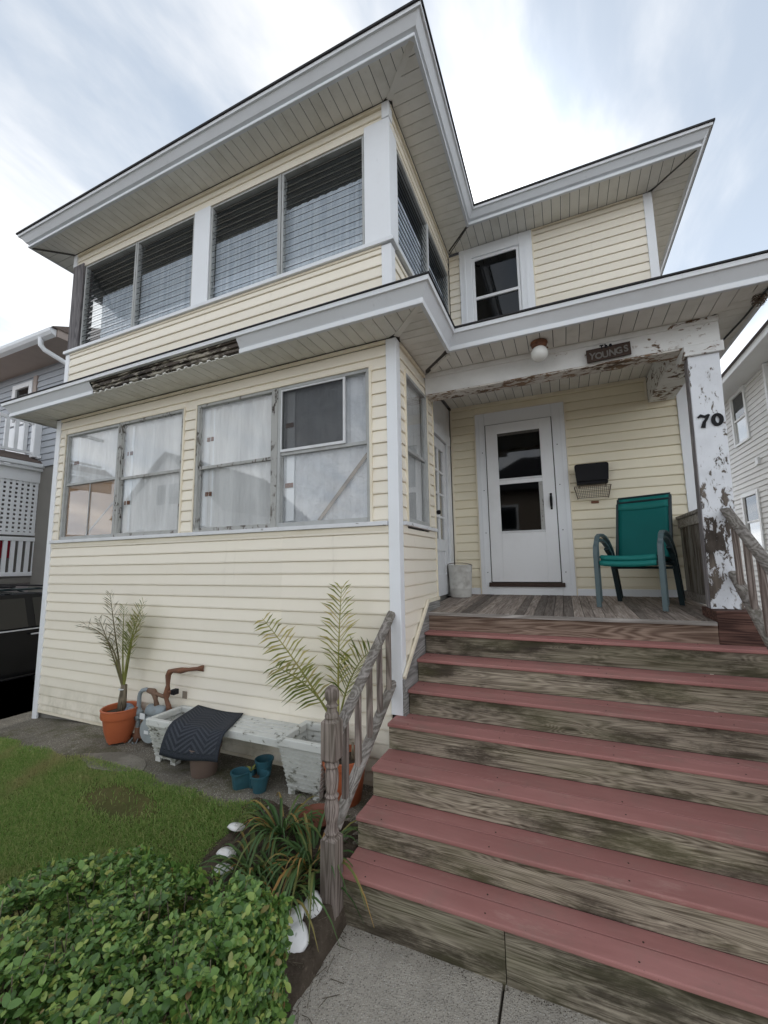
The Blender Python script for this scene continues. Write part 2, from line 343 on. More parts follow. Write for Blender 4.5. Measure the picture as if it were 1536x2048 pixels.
def m_mat():
    a = NT('mat_rubber', .8, .2)
    u = a.n('ShaderNodeSeparateXYZ'); a.t.links.new(a.tc.outputs['UV'], u.inputs[0])
    cx = a.math('FLOOR', a.math('MULTIPLY', u.outputs[0], 4)); par = a.math('MODULO', cx, 2)
    sg = a.math('SUBTRACT', a.math('MULTIPLY', par, 2), 1)
    f = a.math('SINE', a.math('MULTIPLY', a.math('ADD', a.math('MULTIPLY', u.outputs[0], sg), a.math('MULTIPLY', u.outputs[1], 1.6)), 62))
    edge = a.math('MINIMUM', a.math('MINIMUM', u.outputs[0], a.math('SUBTRACT', 1, u.outputs[0])), a.math('MINIMUM', u.outputs[1], a.math('SUBTRACT', 1, u.outputs[1])))
    k = a.ramp(edge, .05, .06); h = a.math('MULTIPLY', a.ramp(f, -.3, .5), k)
    n = a.noise(a.co(), 160, 3, .7)
    a.col(a.mix(a.ramp(a.math('ADD', a.math('MULTIPLY', h, .3), n), .3, 1.), (.022, .026, .034), (.075, .082, .098)))
    a.bump(h, 1., .012); MAT['mat_rubber'] = a.m
m_mat()

# ------------------------------------------------------------------ mesh helpers
class MB:
    def __init__(s): s.v = []; s.f = []; s.mi = []; s.cur = 0
    def add(s, vs, fs):
        o = len(s.v); s.v += [tuple(v) for v in vs]; s.f += [tuple(i+o for i in f) for f in fs]; s.mi += [s.cur]*len(fs); return s
    def box(s, x0, x1, y0, y1, z0, z1, M=None):
        vs = [Vector((x, y, z)) for x in (x0, x1) for y in (y0, y1) for z in (z0, z1)]
        if M is not None: vs = [M @ v for v in vs]
        return s.add(vs, [(0, 1, 3, 2), (4, 6, 7, 5), (0, 4, 5, 1), (2, 3, 7, 6), (0, 2, 6, 4), (1, 5, 7, 3)])
    def hexa(s, b, t):      # two quads, bottom ring and top ring
        return s.add(list(b)+list(t), [(3, 2, 1, 0), (4, 5, 6, 7), (0, 1, 5, 4), (1, 2, 6, 5), (2, 3, 7, 6), (3, 0, 4, 7)])
    def prism(s, poly, off):
        n = len(poly); off = Vector(off); vs = [Vector(p) for p in poly]; vs += [v+off for v in vs]
        return s.add(vs, [tuple(reversed(range(n))), tuple(range(n, 2*n))]+[(i, (i+1) % n, n+(i+1) % n, n+i) for i in range(n)])
    def bar(s, a, b, w, h, up=(0, 0, 1)):
        a, b = Vector(a), Vector(b); d = (b-a).normalized(); r = d.cross(Vector(up)).normalized(); u = r.cross(d)
        q = [r*(-w/2)+u*(-h/2), r*(w/2)+u*(-h/2), r*(w/2)+u*(h/2), r*(-w/2)+u*(h/2)]
        return s.hexa([a+x for x in q], [b+x for x in q])
    def tube(s, pts, r, n=8, cap=True):
        pts = [Vector(p) for p in pts]; rs = r if isinstance(r, (list, tuple)) else [r]*len(pts)
        base = len(s.v); ref = Vector((0, 0, 1)); vs = []; fs = []; prev = None
        for i, p in enumerate(pts):
            d = (pts[min(i+1, len(pts)-1)]-pts[max(i-1, 0)]).normalized()
            if prev is None:
                x = d.cross(ref if abs(d.z) < .95 else Vector((1, 0, 0))).normalized()
            else: x = (prev-d*prev.dot(d)).normalized()
            prev = x; y = d.cross(x)
            vs += [p+(x*math.cos(2*math.pi*k/n)+y*math.sin(2*math.pi*k/n))*rs[i] for k in range(n)]
        for i in range(len(pts)-1):
            fs += [(i*n+k, i*n+(k+1) % n, (i+1)*n+(k+1) % n, (i+1)*n+k) for k in range(n)]
        if cap: fs += [tuple(reversed(range(n))), tuple(range((len(pts)-1)*n, len(pts)*n))]
        return s.add(vs, fs)
    def lathe(s, prof, c=(0, 0, 0), n=24, sq=None, cap=True):
        c = Vector(c); vs = []; fs = []
        for r, z in prof: vs += [c+Vector((r*math.cos(2*math.pi*k/n), r*math.sin(2*math.pi*k/n), z)) for k in range(n)]
        for i in range(len(prof)-1): fs += [(i*n+k, i*n+(k+1) % n, (i+1)*n+(k+1) % n, (i+1)*n+k) for k in range(n)]
        if cap: fs += [tuple(reversed(range(n))), tuple(range((len(prof)-1)*n, len(prof)*n))]
        return s.add(vs, fs)
    def build(s, name, mat, par=None, smooth=False, bevel=0., loc=None):
        me = bpy.data.meshes.new(name); me.from_pydata(s.v, [], s.f)
        for mt in (mat if isinstance(mat, (list, tuple)) else [mat]): me.materials.append(MAT[mt])
        if len(me.materials) > 1: me.polygons.foreach_set('material_index', s.mi)
        if smooth: me.polygons.foreach_set('use_smooth', [True]*len(me.polygons))
        me.update(); o = bpy.data.objects.new(name, me); COL.objects.link(o)
        if par is not None: attach(o, par)
        if loc is not None: o.location = loc
        if bevel:
            b = o.modifiers.new('bevel', 'BEVEL'); b.width = bevel; b.segments = 2; b.limit_method = 'ANGLE'; b.angle_limit = rad(40)
        return o
def attach(o, par):
    o.parent = par
    if par.type == 'EMPTY': o.matrix_parent_inverse = Matrix.Translation(-par.location)
def tag(o, label=None, cat=None, group=None, kind=None):
    for k, v in (('label', label), ('category', cat), ('group', group), ('kind', kind)):
        if v: o[k] = v
    return o
def thing(name, loc, label, cat, group=None):
    e = bpy.data.objects.new(name, None); COL.objects.link(e); e.location = loc; e.empty_display_size = .2
    return tag(e, label, cat, group)
def bx(name, mat, par, x0, x1, y0, y1, z0, z1, bevel=0.):
    return MB().box(x0, x1, y0, y1, z0, z1).build(name, mat, par, bevel=bevel)
def smooth_auto(o):
    me = o.data; me.polygons.foreach_set('use_smooth', [True]*len(me.polygons))
    try: me.set_sharp_from_angle(angle=rad(38))
    except Exception: pass
    return o

def siding(par, mat, P0, u, n, u0, u1, z0, z1, holes=(), zref=2.139, expo=.1119, joints=(), lip=.0145):
    """lapped courses; every board is a tapered plank of its own"""
    P0, u, n = Vector(P0), Vector(u), Vector(n)
    k = math.floor((z0-zref)/expo+1e-6); res = []
    while zref+k*expo < z1-.004:
        cb = zref+k*expo; k += 1
        lo, hi = max(cb, z0), min(cb+expo, z1)
        if hi-lo < .004: continue
        cuts = sorted({u0, u1, *[c for h in holes for c in h[:2] if u0 < c < u1], *[j for j in joints if u0 < j < u1]})
        spans = []
        for a, b in zip(cuts, cuts[1:]):
            mid = (a+b)/2; segs = [(lo, hi)]
            for h in holes:
                if h[0] < mid < h[1]:
                    ns = []
                    for s0, s1 in segs:
                        if h[3] <= s0 or h[2] >= s1: ns.append((s0, s1)); continue
                        if s0 < h[2]: ns.append((s0, h[2]))
                        if s1 > h[3]: ns.append((h[3], s1))
                    segs = ns
            for s0, s1 in segs:
                if s1-s0 < .006: continue
                if spans and abs(spans[-1][1]-a) < 1e-6 and spans[-1][2:] == (s0, s1) and a not in joints: spans[-1] = (spans[-1][0], b, s0, s1)
                else: spans.append((a, b, s0, s1))
        for q, (a, b, s0, s1) in enumerate(spans):
            f = lambda z: .003+lip*(1-(z-cb)/expo)
            jit = .0012*(q % 2); wv = random.uniform(-.0012, .0012)
            P = lambda uu, o_, z: P0+u*uu+n*o_+Vector((0, 0, z))
            mb = MB(); mid = s0+.012 if s1-s0 > .03 else (s0+s1)/2; top = s1-.011 if s1-s0 > .05 else s1-.001
            ring = lambda uu: [P(uu, -.010, s0), P(uu, f(s0)+jit-.003, s0+wv), P(uu, f(mid)+jit, mid), P(uu, f(top)+jit, top), P(uu, -.005, s1)]
            r0, r1 = ring(a), ring(b)
            mb.add(r0+r1, [(4, 3, 2, 1, 0), (5, 6, 7, 8, 9)]+[(i, (i+1) % 5, 5+(i+1) % 5, 5+i) for i in range(5)])
            res.append(mb.build('siding_board', mat, par))
    return res
def soffit(par, mat, along, c0, c1, lo, hi, z, step=.106, clipf=None, backing=True):
    """ribbed soffit: one strip per rib. along 'x': ribs run in y from lo to hi"""
    n = max(1, round((c1-c0)/step)); st = (c1-c0)/n
    for i in range(n):
        a, b = c0+i*st+.003, c0+(i+1)*st-.003
        l0 = l1 = lo; h0 = h1 = hi
        if clipf: (l0, h0), (l1, h1) = clipf(a), clipf(b)
        if h0-l0 < .004 and h1-l1 < .004: continue
        dz = random.uniform(-.0015, .0015); mb = MB(); e = .012
        if along == 'x': q = [(a, l0), (b, l1), (b, h1), (a, h0)]
        else: q = [(l0, a), (h0, a), (h1, b), (l1, b)]
        mb.hexa([(x, y, z+dz) for x, y in q], [(x, y, z+.007) for x, y in q]); mb.build('soffit_panel', mat, par)

# ------------------------------------------------------------------ the ground
def gz(x, y):
    """ground height: level by the house, falling towards the street; a little lower at the far left corner"""
    if x > -.035 and y < .0: return -.16
    t = min(1, max(0, (-y-.55)/.95)); t = t*t*(3-2*t)
    h = .13-.08*min(1, max(0, (-x-3.7)/1.2))
    return h*(1-t)+(-.13)*t
def sheet(name, xs, ys, off, mat, hf=gz, kind='structure', rough=0.):
    mb = MB(); nx, ny = len(xs), len(ys)
    vs = [(x, y, hf(x, y)+off+(random.uniform(-rough, rough) if rough else 0)) for y in ys for x in xs]
    mb.add(vs, [(j*nx+i, j*nx+i+1, (j+1)*nx+i+1, (j+1)*nx+i) for j in range(ny-1) for i in range(nx-1)])
    o = mb.build(name, mat, None, True); tag(o, kind=kind); return o
def lin(a, b, n): return [a+(b-a)*i/(n-1) for i in range(n)]
sheet('ground', [-300, -60, -20, -12]+lin(-8, -.2, 40)+[-.1, -.04, -.03, .3, 1.5, 4]+[10, 25, 80, 300], [-300, -60, -20, -8]+lin(-4, 2, 61)+[6, 15, 60, 300], -.02, 'soil')
sheet('lawn', lin(-7.5, -.80, 60), lin(-3.6, -.62, 40), .0, 'turf', rough=.004)
sheet('gravel_path', lin(-5.2, -.06, 70), lin(-.66, .35, 16), .006, 'aggregate_path', rough=.002)
# flower bed beside the steps
sheet('flower_bed', lin(-1.02, .0, 24), lin(-1.9, -.5, 30), .012, 'soil', rough=.012)
sheet('driveway', lin(-8.6, -5.05, 14), lin(-6, 6, 30), .0, 'slab', hf=lambda x, y: min(gz(x, y), .03))
wk = thing  # front walk: two cast slabs with an open joint
for x0, x1, y0, y1 in ((-.03, .845, -2.6, -.84), (.857, 2.9, -2.6, -.84), (-.03, .845, -4.3, -2.612), (.857, 2.9, -4.3, -2.612)):
    o = MB().box(x0, x1, y0, y1, -.25, -.128).build('front_walk', 'aggregate', None, bevel=.006); tag(o, kind='structure')
tag(MB().box(-60, 60, -6.2, -4.32, -.3, -.125).build('sidewalk', 'concrete'), kind='structure')
tag(MB().box(-60, 60, -6.36, -6.21, -.4, -.13).build('kerb', 'concrete', bevel=.02), kind='structure')
tag(MB().box(-80, 80, -15, -6.37, -.5, -.27).build('street', 'asphalt'), kind='structure')  # unseen street behind the camera, colour lightened to bounce light onto the facade
# worn flagstone of poured concrete in front of the meter
mb = MB(); c = (-2.62, -.52); pl = []
for i in range(14):
    a = 2*math.pi*i/14; r = random.uniform(.8, 1.05); pl.append((c[0]+.42*r*math.cos(a), c[1]+.16*r*math.sin(a), .128))
mb.prism(pl, (0, 0, .016)); tag(mb.build('concrete_patch', 'slab', None, bevel=.006), kind='structure')

# ------------------------------------------------------------------ the house
Wd, D = 4.878, 2.211
H = thing('yellow_house', (-1.2, 2, .1), 'cream vinyl sided two storey house with glazed front sunrooms and covered porch', 'house')
UX, UY = (1, 0, 0), (0, 1, 0); NF, NR = (0, -1, 0), (1, 0, 0)
# cores behind the cladding
bx('wall', 'core', H, -4.83, -.12, .12, 2.4, .1, 3.84)
bx('wall', 'core', H, -4.83, 2.55, 2.236, 9, .1, 4.2)
bx('wall', 'core', H, -4.83, 2.44, 2.236, 9, 4.21, 6.24)
bx('foundation', 'core', H, -4.84, -.03, .03, .118, -.1, .2)
# --- lower sunroom, front
WA, WB = (-4.655, -2.525, 2.238, 3.625), (-2.325, -.25, 2.238, 3.625)
siding(H, 'siding', (0, 0, 0), UX, NF, -4.80, -.085, .165, 2.185, (), joints=(-1.17,))
siding(H, 'siding', (0, 0, 0), UX, NF, -4.80, -.085, 2.238, 3.815, (WA, WB), joints=(-1.17,) if 0 else ())
bx('base_strip', 'cream_trim', H, -4.80, -.085, -.012, .02, .135, .163)
bx('sill_board', 'peel_sill', H, -4.81, -.09, -.045, .03, 2.200, 2.236, .003)
bx('sill_trim', 'cream_trim', H, -4.80, -.086, -.019, .0, 2.160, 2.198)
bx('frieze_trim', 'cream_trim', H, -4.80, -.085, -.024, .0, 3.815, 3.846, .003)
for x0, x1 in ((-4.672, -4.655), (-2.525, -2.508), (-2.342, -2.325), (-.25, -.228)): bx('window_channel', 'cream_trim', H, x0, x1, -.026, .02, 2.238, 3.64)
for x0, x1 in ((-4.655, -2.525), (-2.325, -.25)): bx('window_channel', 'cream_trim', H, x0, x1, -.026, .02, 3.625, 3.642)
MB().box(-.083, .014, -.024, 0, .70, 3.846).box(-.01, .014, 0, .072, .70, 3.846).build('corner_trim', 'white_trim', H, bevel=.003)
MB().box(-4.89, -4.80, -.024, 0, .03, 3.846).box(-4.89, -4.868, 0, .07, .03, 3.846).build('corner_trim', 'white_trim', H, bevel=.003)
bx('wall', 'siding_side', H, -4.866, -4.835, .07, 9, .1, 3.84)
# --- lower sunroom, right side
siding(H, 'siding_side', (0, 0, 0), UY, NR, .075, 1.035, .5, 3.815, ((.195, .825, 2.185, 3.625),))
siding(H, 'siding_side', (0, 0, 0), UY, NR, 0, 0, 0, 0)
bx('sill_board', 'peel_sill', H, -.02, .04, .076, 1.03, 2.205, 2.238, .003)
bx('frieze_trim', 'cream_trim', H, -.01, .024, .075, .79, 3.815, 3.846)
bx('end_trim', 'cream_trim', H, -.12, .022, 1.036, 1.052, 1.45, 3.84)
for y0, y1 in ((.178, .195), (.825, .842)): bx('window_channel', 'cream_trim', H, .0, .026, y0, y1, 2.239, 3.64)

def window(kind, x0, x1, z0, z1, y, fr='aluminium', meet=None, side=False, curtain='sheer', depth=.05, fw=.032, glass='glass', bar=None, cy=.055):
    """double hung sash. side=True turns it to the right-hand wall (coordinates are then y)"""
    def T(a, o, z): return (-(o-0)+side_x, a, z) if side else (a, y+o, z)
    side_x = y
    def boxT(mb, a0, a1, o0, o1, q0, q1):
        if side: mb.box(side_x-o1, side_x-o0, a0, a1, q0, q1)
        else: mb.box(a0, a1, y+o0, y+o1, q0, q1)
    w = MB(); m_ = meet or (z0+z1)/2
    boxT(w, x0, x0+fw, -.012, depth, z0, z1); boxT(w, x1-fw, x1, -.012, depth, z0, z1)
    boxT(w, x0+fw, x1-fw, -.012, depth, z1-fw, z1); boxT(w, x0+fw, x1-fw, -.014, depth, z0, z0+fw*1.25)
    W_ = w.build('window', fr, H, bevel=.004)
    r = MB(); boxT(r, x0+fw, x1-fw, .006, .032, m_-.018, m_+.014); r.build('meeting_rail', fr, W_, bevel=.003)
    for a0, a1, q0, q1, o in ((x0+fw, x1-fw, m_+.015, z1-fw, .002), (x0+fw, x1-fw, z0+fw*1.25, m_-.019, .016)):
        for e0 in (a0, a1-.014):
            s = MB(); boxT(s, e0, e0+.014, o, o+.02, q0, q1); s.build('sash_stile', fr, W_)
    for q0, q1, o in ((m_+.0, z1-fw, .010), (z0+fw, m_-.005, .022)):
        g = MB(); boxT(g, x0+fw+.004, x1-fw-.004, o, o+.004, q0+.004, q1-.003); g.build('pane', glass, W_)
    if curtain:
        c = MB(); n = 70; vs = []
        for j, z in enumerate((z0+.02, z1-.02)):
            for i in range(n+1):
                a = x0+.02+(x1-x0-.04)*i/n; vs.append(T(a, cy+.007*math.sin(i*.55+a*3)+.003*math.sin(i*1.9), z))
        c.add(vs, [(i, i+1, n+2+i, n+1+i) for i in range(n)]); c.build('curtain', curtain, W_, True)
    return W_
mA = -3.598; mB_ = -1.268
w1 = window('a', -4.655, mA-.012, 2.238, 3.625, .0, 'aluminium', 2.955)
w2 = window('a', mA+.012, -2.525, 2.238, 3.625, -.006, 'peel_frame', 2.935)
w3 = window('b', -2.325, mB_-.02, 2.238, 3.625, -.004, 'peel_frame', 2.925)
w4 = window('b', mB_+.02, -.25, 2.238, 3.625, .0, 'aluminium', 2.95, curtain='plastic_sheet')
bx('mullion', 'peel_frame', H, mA-.012, mA+.012, -.02, .05, 2.238, 3.625); bx('mullion', 'peel_frame', H, mB_-.02, mB_+.02, -.016, .05, 2.238, 3.625)
# brown paper behind the lower left pane, with a lath
MB().add([(-4.62, .035, 2.27), (-3.63, .035, 2.27), (-3.63, .035, 2.94), (-4.62, .035, 2.94)], [(0, 1, 2, 3)]).build('paper_backing', 'brown_paper', w1)
MB().bar((-4.15, .018, 2.28), (-4.15, .018, 2.94), .012, .01, (0, 1, 0)).build('muntin', 'aluminium', w1)
MB().bar((-4.2, .03, 2.28), (-3.66, .03, 2.70), .02, .006, (0, 1, 0)).build('paper_fold', 'cardboard', w1)
# sliding insect screen and diagonal lath in the right-hand window
s4 = MB(); x0, x1, z0, z1 = -1.225, -.50, 2.965, 3.60
for a in ((x0, x0+.022, z0, z1), (x1-.022, x1, z0, z1), (x0+.022, x1-.022, z0, z0+.026), (x0+.022, x1-.022, z1-.022, z1)): s4.box(a[0], a[1], -.008, .008, a[2], a[3])
s4.build('screen_frame', 'alu_light', w4)
MB().add([(x0, .0, z0), (x1, .0, z0), (x1, .0, z1), (x0, .0, z1)], [(0, 1, 2, 3)]).build('insect_screen', 'insect_screen', w4)
MB().bar((-.80, .034, 2.28), (-.285, .034, 2.86), .034, .008, (0, 1, 0)).build('diagonal_lath', 'cardboard', w4)
for w, xs in ((w2, -3.52), (w3, -2.23), (w1, -4.56), (w4, -1.19)):   # shelf ends seen through the glass
    for z in (2.62, 3.22): bx('shelf_end', 'rust', w, xs, xs+.09, .042, .048, z, z+.045)
    bx('jamb_liner', 'white_trim', w, xs-.05, xs+.10, .050, .053, 2.3, 3.58)
window('s', .195, .825, 2.238, 3.625, .004, 'aluminium', 2.92, side=True)
# --- recessed side door of the sunroom
XD = -.085
bx('door_casing', 'peel_casing', H, XD-.03, XD, 1.053, 1.27, 1.47, 3.95); bx('door_casing', 'peel_casing', H, XD-.03, XD, 1.93, 2.18, 1.47, 3.95)
bx('door_casing', 'peel_casing', H, XD-.03, XD-.002, 1.27, 1.93, 3.42, 3.95)
bx('casing_trim', 'peel_casing', H, XD, XD+.022, 1.16, 1.275, 1.47, 3.52, .004); bx('casing_trim', 'peel_casing', H, XD, XD+.022, 1.925, 2.04, 1.47, 3.52, .004)
bx('casing_trim', 'peel_casing', H, XD+.002, XD+.03, 1.12, 2.08, 3.405, 3.54, .004)
sd = MB(); y0, y1 = 1.277, 1.923
for a in ((y0, y0+.11, 1.5, 3.40), (y1-.11, y1, 1.5, 3.40), (y0+.11, y1-.11, 1.5, 1.74), (y0+.11, y1-.11, 2.02, 2.16), (y0+.11, y1-.11, 3.27, 3.40)): sd.box(XD-.035, XD-.004, a[0], a[1], a[2], a[3])
sdo = sd.build('side_door', 'peel_casing', H, bevel=.004)
bx('door_panel', 'peel_casing', sdo, XD-.034, XD-.02, y0+.11, y1-.11, 1.74, 2.02)
bx('pane', 'glass', sdo, XD-.028, XD-.024, y0+.11, y1-.11, 2.16, 3.27)
bx('curtain', 'sheer', sdo, XD-.05, XD-.045, y0+.1, y1-.1, 2.15, 3.28)
for z in (2.43, 2.71, 2.99): bx('muntin', 'door_white', sdo, XD-.030, XD-.010, y0+.111, y1-.111, z-.011, z+.011)
bx('muntin', 'door_white', sdo, XD-.032, XD-.009, 1.588, 1.612, 2.161, 3.269)
MB().lathe([(.028, 0), (.03, .015), (.012, .03), (.026, .05), (.024, .075), (.0, .085)], n=12).build('door_knob', 'black_metal', sdo).matrix_basis = Matrix.Translation((XD-.004, 1.33, 2.45)) @ Matrix.Rotation(rad(90), 4, 'Y')

# --- porch wall
XC = 2.505
siding(H, 'siding_porch_shaded', (0, D, 0), UX, NF, -.055, XC, 1.555, 3.945, ((.262, 1.35, 1.3, 3.83), (2.235, 2.6, 3.70, 4.2)), zref=2.139)
bx('corner_trim', 'white_trim', H, XC, XC+.095, D-.028, D+.03, 1.43, 3.84, .003)
bx('baseboard', 'white_trim', H, 1.352, XC, D-.022, D, 1.44, 1.555, .003); bx('baseboard', 'white_trim', H, -.055, .26, D-.022, D, 1.44, 1.555, .003)
MB().box(-.056, 2.235, D-.028, D, 3.945, 3.972).box(2.212, 2.235, D-.027, D, 3.70, 3.944).box(2.236, XC, D-.027, D, 3.678, 3.702).build('frieze_trim', 'cream_trim', H)
bx('corner_bead', 'cream_trim', H, -.075, -.052, D-.02, D, 1.48, 3.95)
# front storm door
fd = MB(); 
for a in ((.262, .385, 1.475, 3.83), (1.205, 1.35, 1.475, 3.83), (.385, 1.205, 3.665, 3.83)): fd.box(a[0], a[1], D-.034, D+.02, a[2], a[3])
fdo = fd.build('door_frame', 'white_trim', H, bevel=.006)
bx('drip_cap', 'cream_trim', fdo, .25, 1.362, D-.036, D, 3.831, 3.845); bx('side_bead', 'cream_trim', fdo, 1.351, 1.364, D-.036, D, 1.48, 3.83)
bx('side_bead', 'cream_trim', fdo, .248, .261, D-.036, D, 1.48, 3.83)
for a in ((.300, .315, 1.6, 3.76), (1.29, 1.305, 1.6, 3.76)): bx('bead', 'drip_metal', fdo, a[0], a[1], D-.040, D-.033, a[2], a[3])
bx('threshold', 'dark_wood', fdo, .36, 1.235, D-.06, D, 1.575, 1.625, .004); bx('kick_board', 'white_trim', fdo, .386, 1.204, D-.030, D, 1.47, 1.574)
x0, x1, z0, z1 = .398, 1.194, 1.634, 3.655; yd = D-.052
dr = MB()
for a in ((x0, .542, z0, z1), (1.056, x1, z0, z1), (.542, 1.056, z0, 2.235), (.542, 1.056, 3.525, z1)): dr.box(a[0], a[1], yd, yd+.03, a[2], a[3])
dro = dr.build('storm_door', 'door_white', H, bevel=.004)
bx('door_gap', 'groove', dro, .386, 1.2045, yd+.022, yd+.034, 1.63, 3.664)
bx('glass_frame', 'door_white', dro, .543, 1.055, yd-.004, yd+.02, 2.855, 2.90, .003)
bx('glass_frame', 'alu_light', dro, .543, 1.055, yd-.002, yd+.018, 2.236, 2.262, .003)
bx('glass_frame', 'groove', dro, .543, 1.055, yd+.001, yd+.016, 3.49, 3.524); bx('glass_frame', 'alu_light', dro, .543, 1.055, yd+.002, yd+.012, 2.902, 2.93)
bx('glazing_strip', 'peel_frame', dro, 1.012, 1.054, yd+.003, yd+.0085, 2.264, 2.852)
bx('pane', 'glass_dark', dro, .545, 1.053, yd+.008, yd+.012, 2.93, 3.49); bx('pane', 'glass_dark', dro, .545, 1.053, yd+.010, yd+.014, 2.262, 2.855)
h = MB().tube([(1.142, yd, 2.53), (1.142, yd-.035, 2.55), (1.142, yd-.04, 2.6), (1.142, yd-.035, 2.65), (1.142, yd, 2.67)], [.012, .014, .016, .014, .012], 8); h.box(1.13, 1.154, yd-.006, yd, 2.5, 2.7); h.build('handle', 'black_metal', dro, True)
for z in (1.75, 2.25, 2.8, 3.3): 
    for x in (.345, 1.25): MB().lathe([(.006, -.001), (.006, .004)], n=8).build('screw', 'black_metal', fdo).matrix_basis = Matrix.Translation((x, D-.034, z)) @ Matrix.Rotation(rad(90), 4, 'X')

# --- upper sunroom
YU, XU = .012, -.034
siding(H, 'siding', (0, YU, 0), UX, NF, -4.765, -.115, 4.08, 4.758, zref=4.71, joints=())
siding(H, 'siding_side', (XU, 0, 0), UY, NR, .09, D-.01, 4.08, 4.758, zref=4.71)
MB().box(-.113, XU+.018, YU-.024, YU, 4.05, 4.772).box(XU-.006, XU+.018, YU, YU+.075, 4.05, 4.772).build('corner_trim', 'white_trim', H, bevel=.003)
MB().box(-4.845, -4.765, YU-.024, YU, 4.05, 4.772).box(-4.845, -4.82, YU, YU+.07, 4.05, 4.772).build('corner_trim', 'white_trim', H, bevel=.003)
bx('sill_trim', 'cream_trim', H, -4.765, -.115, YU-.022, YU, 4.758, 4.782)
MB().box(-4.87, XU+.05, YU-.05, YU+.1, 4.784, 4.826).build('sill_board', 'drip_metal', H, bevel=.004)
MB().box(XU-.08, XU+.05, YU+.102, D-.012, 4.784, 4.826).build('sill_board', 'drip_metal', H, bevel=.004)
bx('wall', 'room', H, -4.8, -.06, YU+.02, YU+.10, 4.0, 4.78); bx('wall', 'room', H, -.13, -.045, YU+.1, D-.02, 4.0, 4.78)
bx('floor', 'room', H, -4.8, -.14, .12, D, 4.4, 4.74); bx('ceiling', 'room', H, -4.8, -.07, .08, D+.02, 6.16, 6.24)
bx('back_wall', 'room', H, -4.8, -.03, D+.003, D+.02, 4.2, 6.24)
MB().box(-4.83, -4.79, .08, .25, 4.75, 6.16).box(-4.83, -4.79, 1.35, D, 4.75, 6.16).box(-4.83, -4.79, .25, 1.35, 5.75, 6.16).box(-4.83, -4.79, .25, 1.35, 4.1, 4.95).build('wall', 'room', H)
bx('pane', 'glass', H, -4.812, -4.808, .26, 1.34, 4.96, 5.74)
zt = 6.03
siding(H, 'siding', (0, YU, 0), UX, NF, -4.765, -.09, zt+.012, 6.225, zref=6.035)
siding(H, 'siding_side', (XU, 0, 0), UY, NR, .03, D-.01, 5.972, 6.225, zref=6.035)
bx('wall', 'core', H, -4.8, -.06, YU+.007, YU+.09, zt, 6.24); bx('wall', 'core', H, -.13, XU-.007, YU+.09, D, 5.96, 6.24)
bx('frieze_trim', 'cream_trim', H, -4.765, -.09, YU-.026, YU, 6.225, 6.262); bx('frieze_trim', 'cream_trim', H, XU, XU+.026, .03, D-.01, 6.225, 6.262)
bx('corner_block', 'white_trim', H, -.09, XU+.02, YU-.028, YU+.06, 6.095, 6.262, .003)
bx('column', 'white_trim', H, -.285, XU+.012, YU-.018, YU+.185, 4.828, 6.095, .005)
bx('column', 'white_trim', H, -2.52, -2.27, YU-.018, YU+.08, 4.828, 6.05, .005)
bx('column', 'wood_gray_post', H, -4.82, -4.60, YU-.03, YU+.1, 4.828, 6.08, .006)
bx('corner_trim', 'white_trim', H, -4.845, -4.765, YU-.026, YU+.07, 6.082, 6.262, .003)
def jalousie(a0, a1, z0, z1, y, side=False, n=15, fr='aluminium'):
    def boxT(mb, p0, p1, o0, o1, q0, q1):
        if side: mb.box(y-o1, y-o0, p0, p1, q0, q1)
        else: mb.box(p0, p1, y+o0, y+o1, q0, q1)
    w = MB(); fw = .022
    boxT(w, a0, a0+fw, -.006, .05, z0, z1); boxT(w, a1-fw, a1, -.006, .05, z0, z1); boxT(w, a0+fw, a1-fw, -.006, .05, z1-fw, z1); boxT(w, a0+fw, a1-fw, -.008, .05, z0, z0+fw)
    o = w.build('window', fr, H, bevel=.003)
    st = (z1-z0-2*fw)/n
    for i in range(n):
        zb = z0+fw+i*st; mb = MB(); sag = random.uniform(-.0015, .0015)
        for (q0, o0, q1, o1, mi) in ((zb-.004, .006+sag, zb+st+.008, .026, 0), (zb-.007, .003+sag, zb-.002, .006+sag, 1)):
            mb.cur = mi; t = .003 if mi == 0 else .006
            P = (lambda p, o_, z: (y-o_, p, z)) if side else (lambda p, o_, z: (p, y+o_, z))
            mb.hexa([P(a0+fw, o0, q0), P(a1-fw, o0, q0), P(a1-fw, o0+t, q0), P(a0+fw, o0+t, q0)], [P(a0+fw, o1, q1), P(a1-fw, o1, q1), P(a1-fw, o1+t, q1), P(a0+fw, o1+t, q1)])
        mb.build('louver', ['glass_louver', 'rubber'], o)
    return o
for a0, a1, c0, c1, zc_ in ((-4.585, -3.545, -4.30, -3.55, 5.55), (-3.530, -2.525, -3.53, -2.53, 5.62), (-2.262, -1.290, -2.25, -1.30, 5.62), (-1.262, -.292, -1.26, -.30, 5.66)):
    w = jalousie(a0, a1, 4.828, zt, YU)
    n = 60; vs = []
    for z in (4.80, zc_):
        vs += [(c0+(c1-c0)*i/n, YU+.075+.004*math.sin(i*.9+c0)+.003*math.sin(i*2.3), z) for i in range(n+1)]
    MB().add(vs, [(i, i+1, n+2+i, n+1+i) for i in range(n)]).build('curtain', 'curtain_blue', w, True)
for x in (-3.538, -1.276): bx('mullion', 'aluminium', H, x-.008, x+.008, YU-.012, YU+.06, 4.828, zt)
for a0, a1 in ((.20, 1.19), (1.215, 2.18)):
    w = jalousie(a0, a1, 4.828, 5.955, XU, True)
    MB().add([(XU-.075, a0, 4.79), (XU-.075, a1, 4.79), (XU-.075, a1, 5.7), (XU-.075, a0, 5.7)], [(0, 1, 2, 3)]).build('curtain', 'curtain_blue', w)
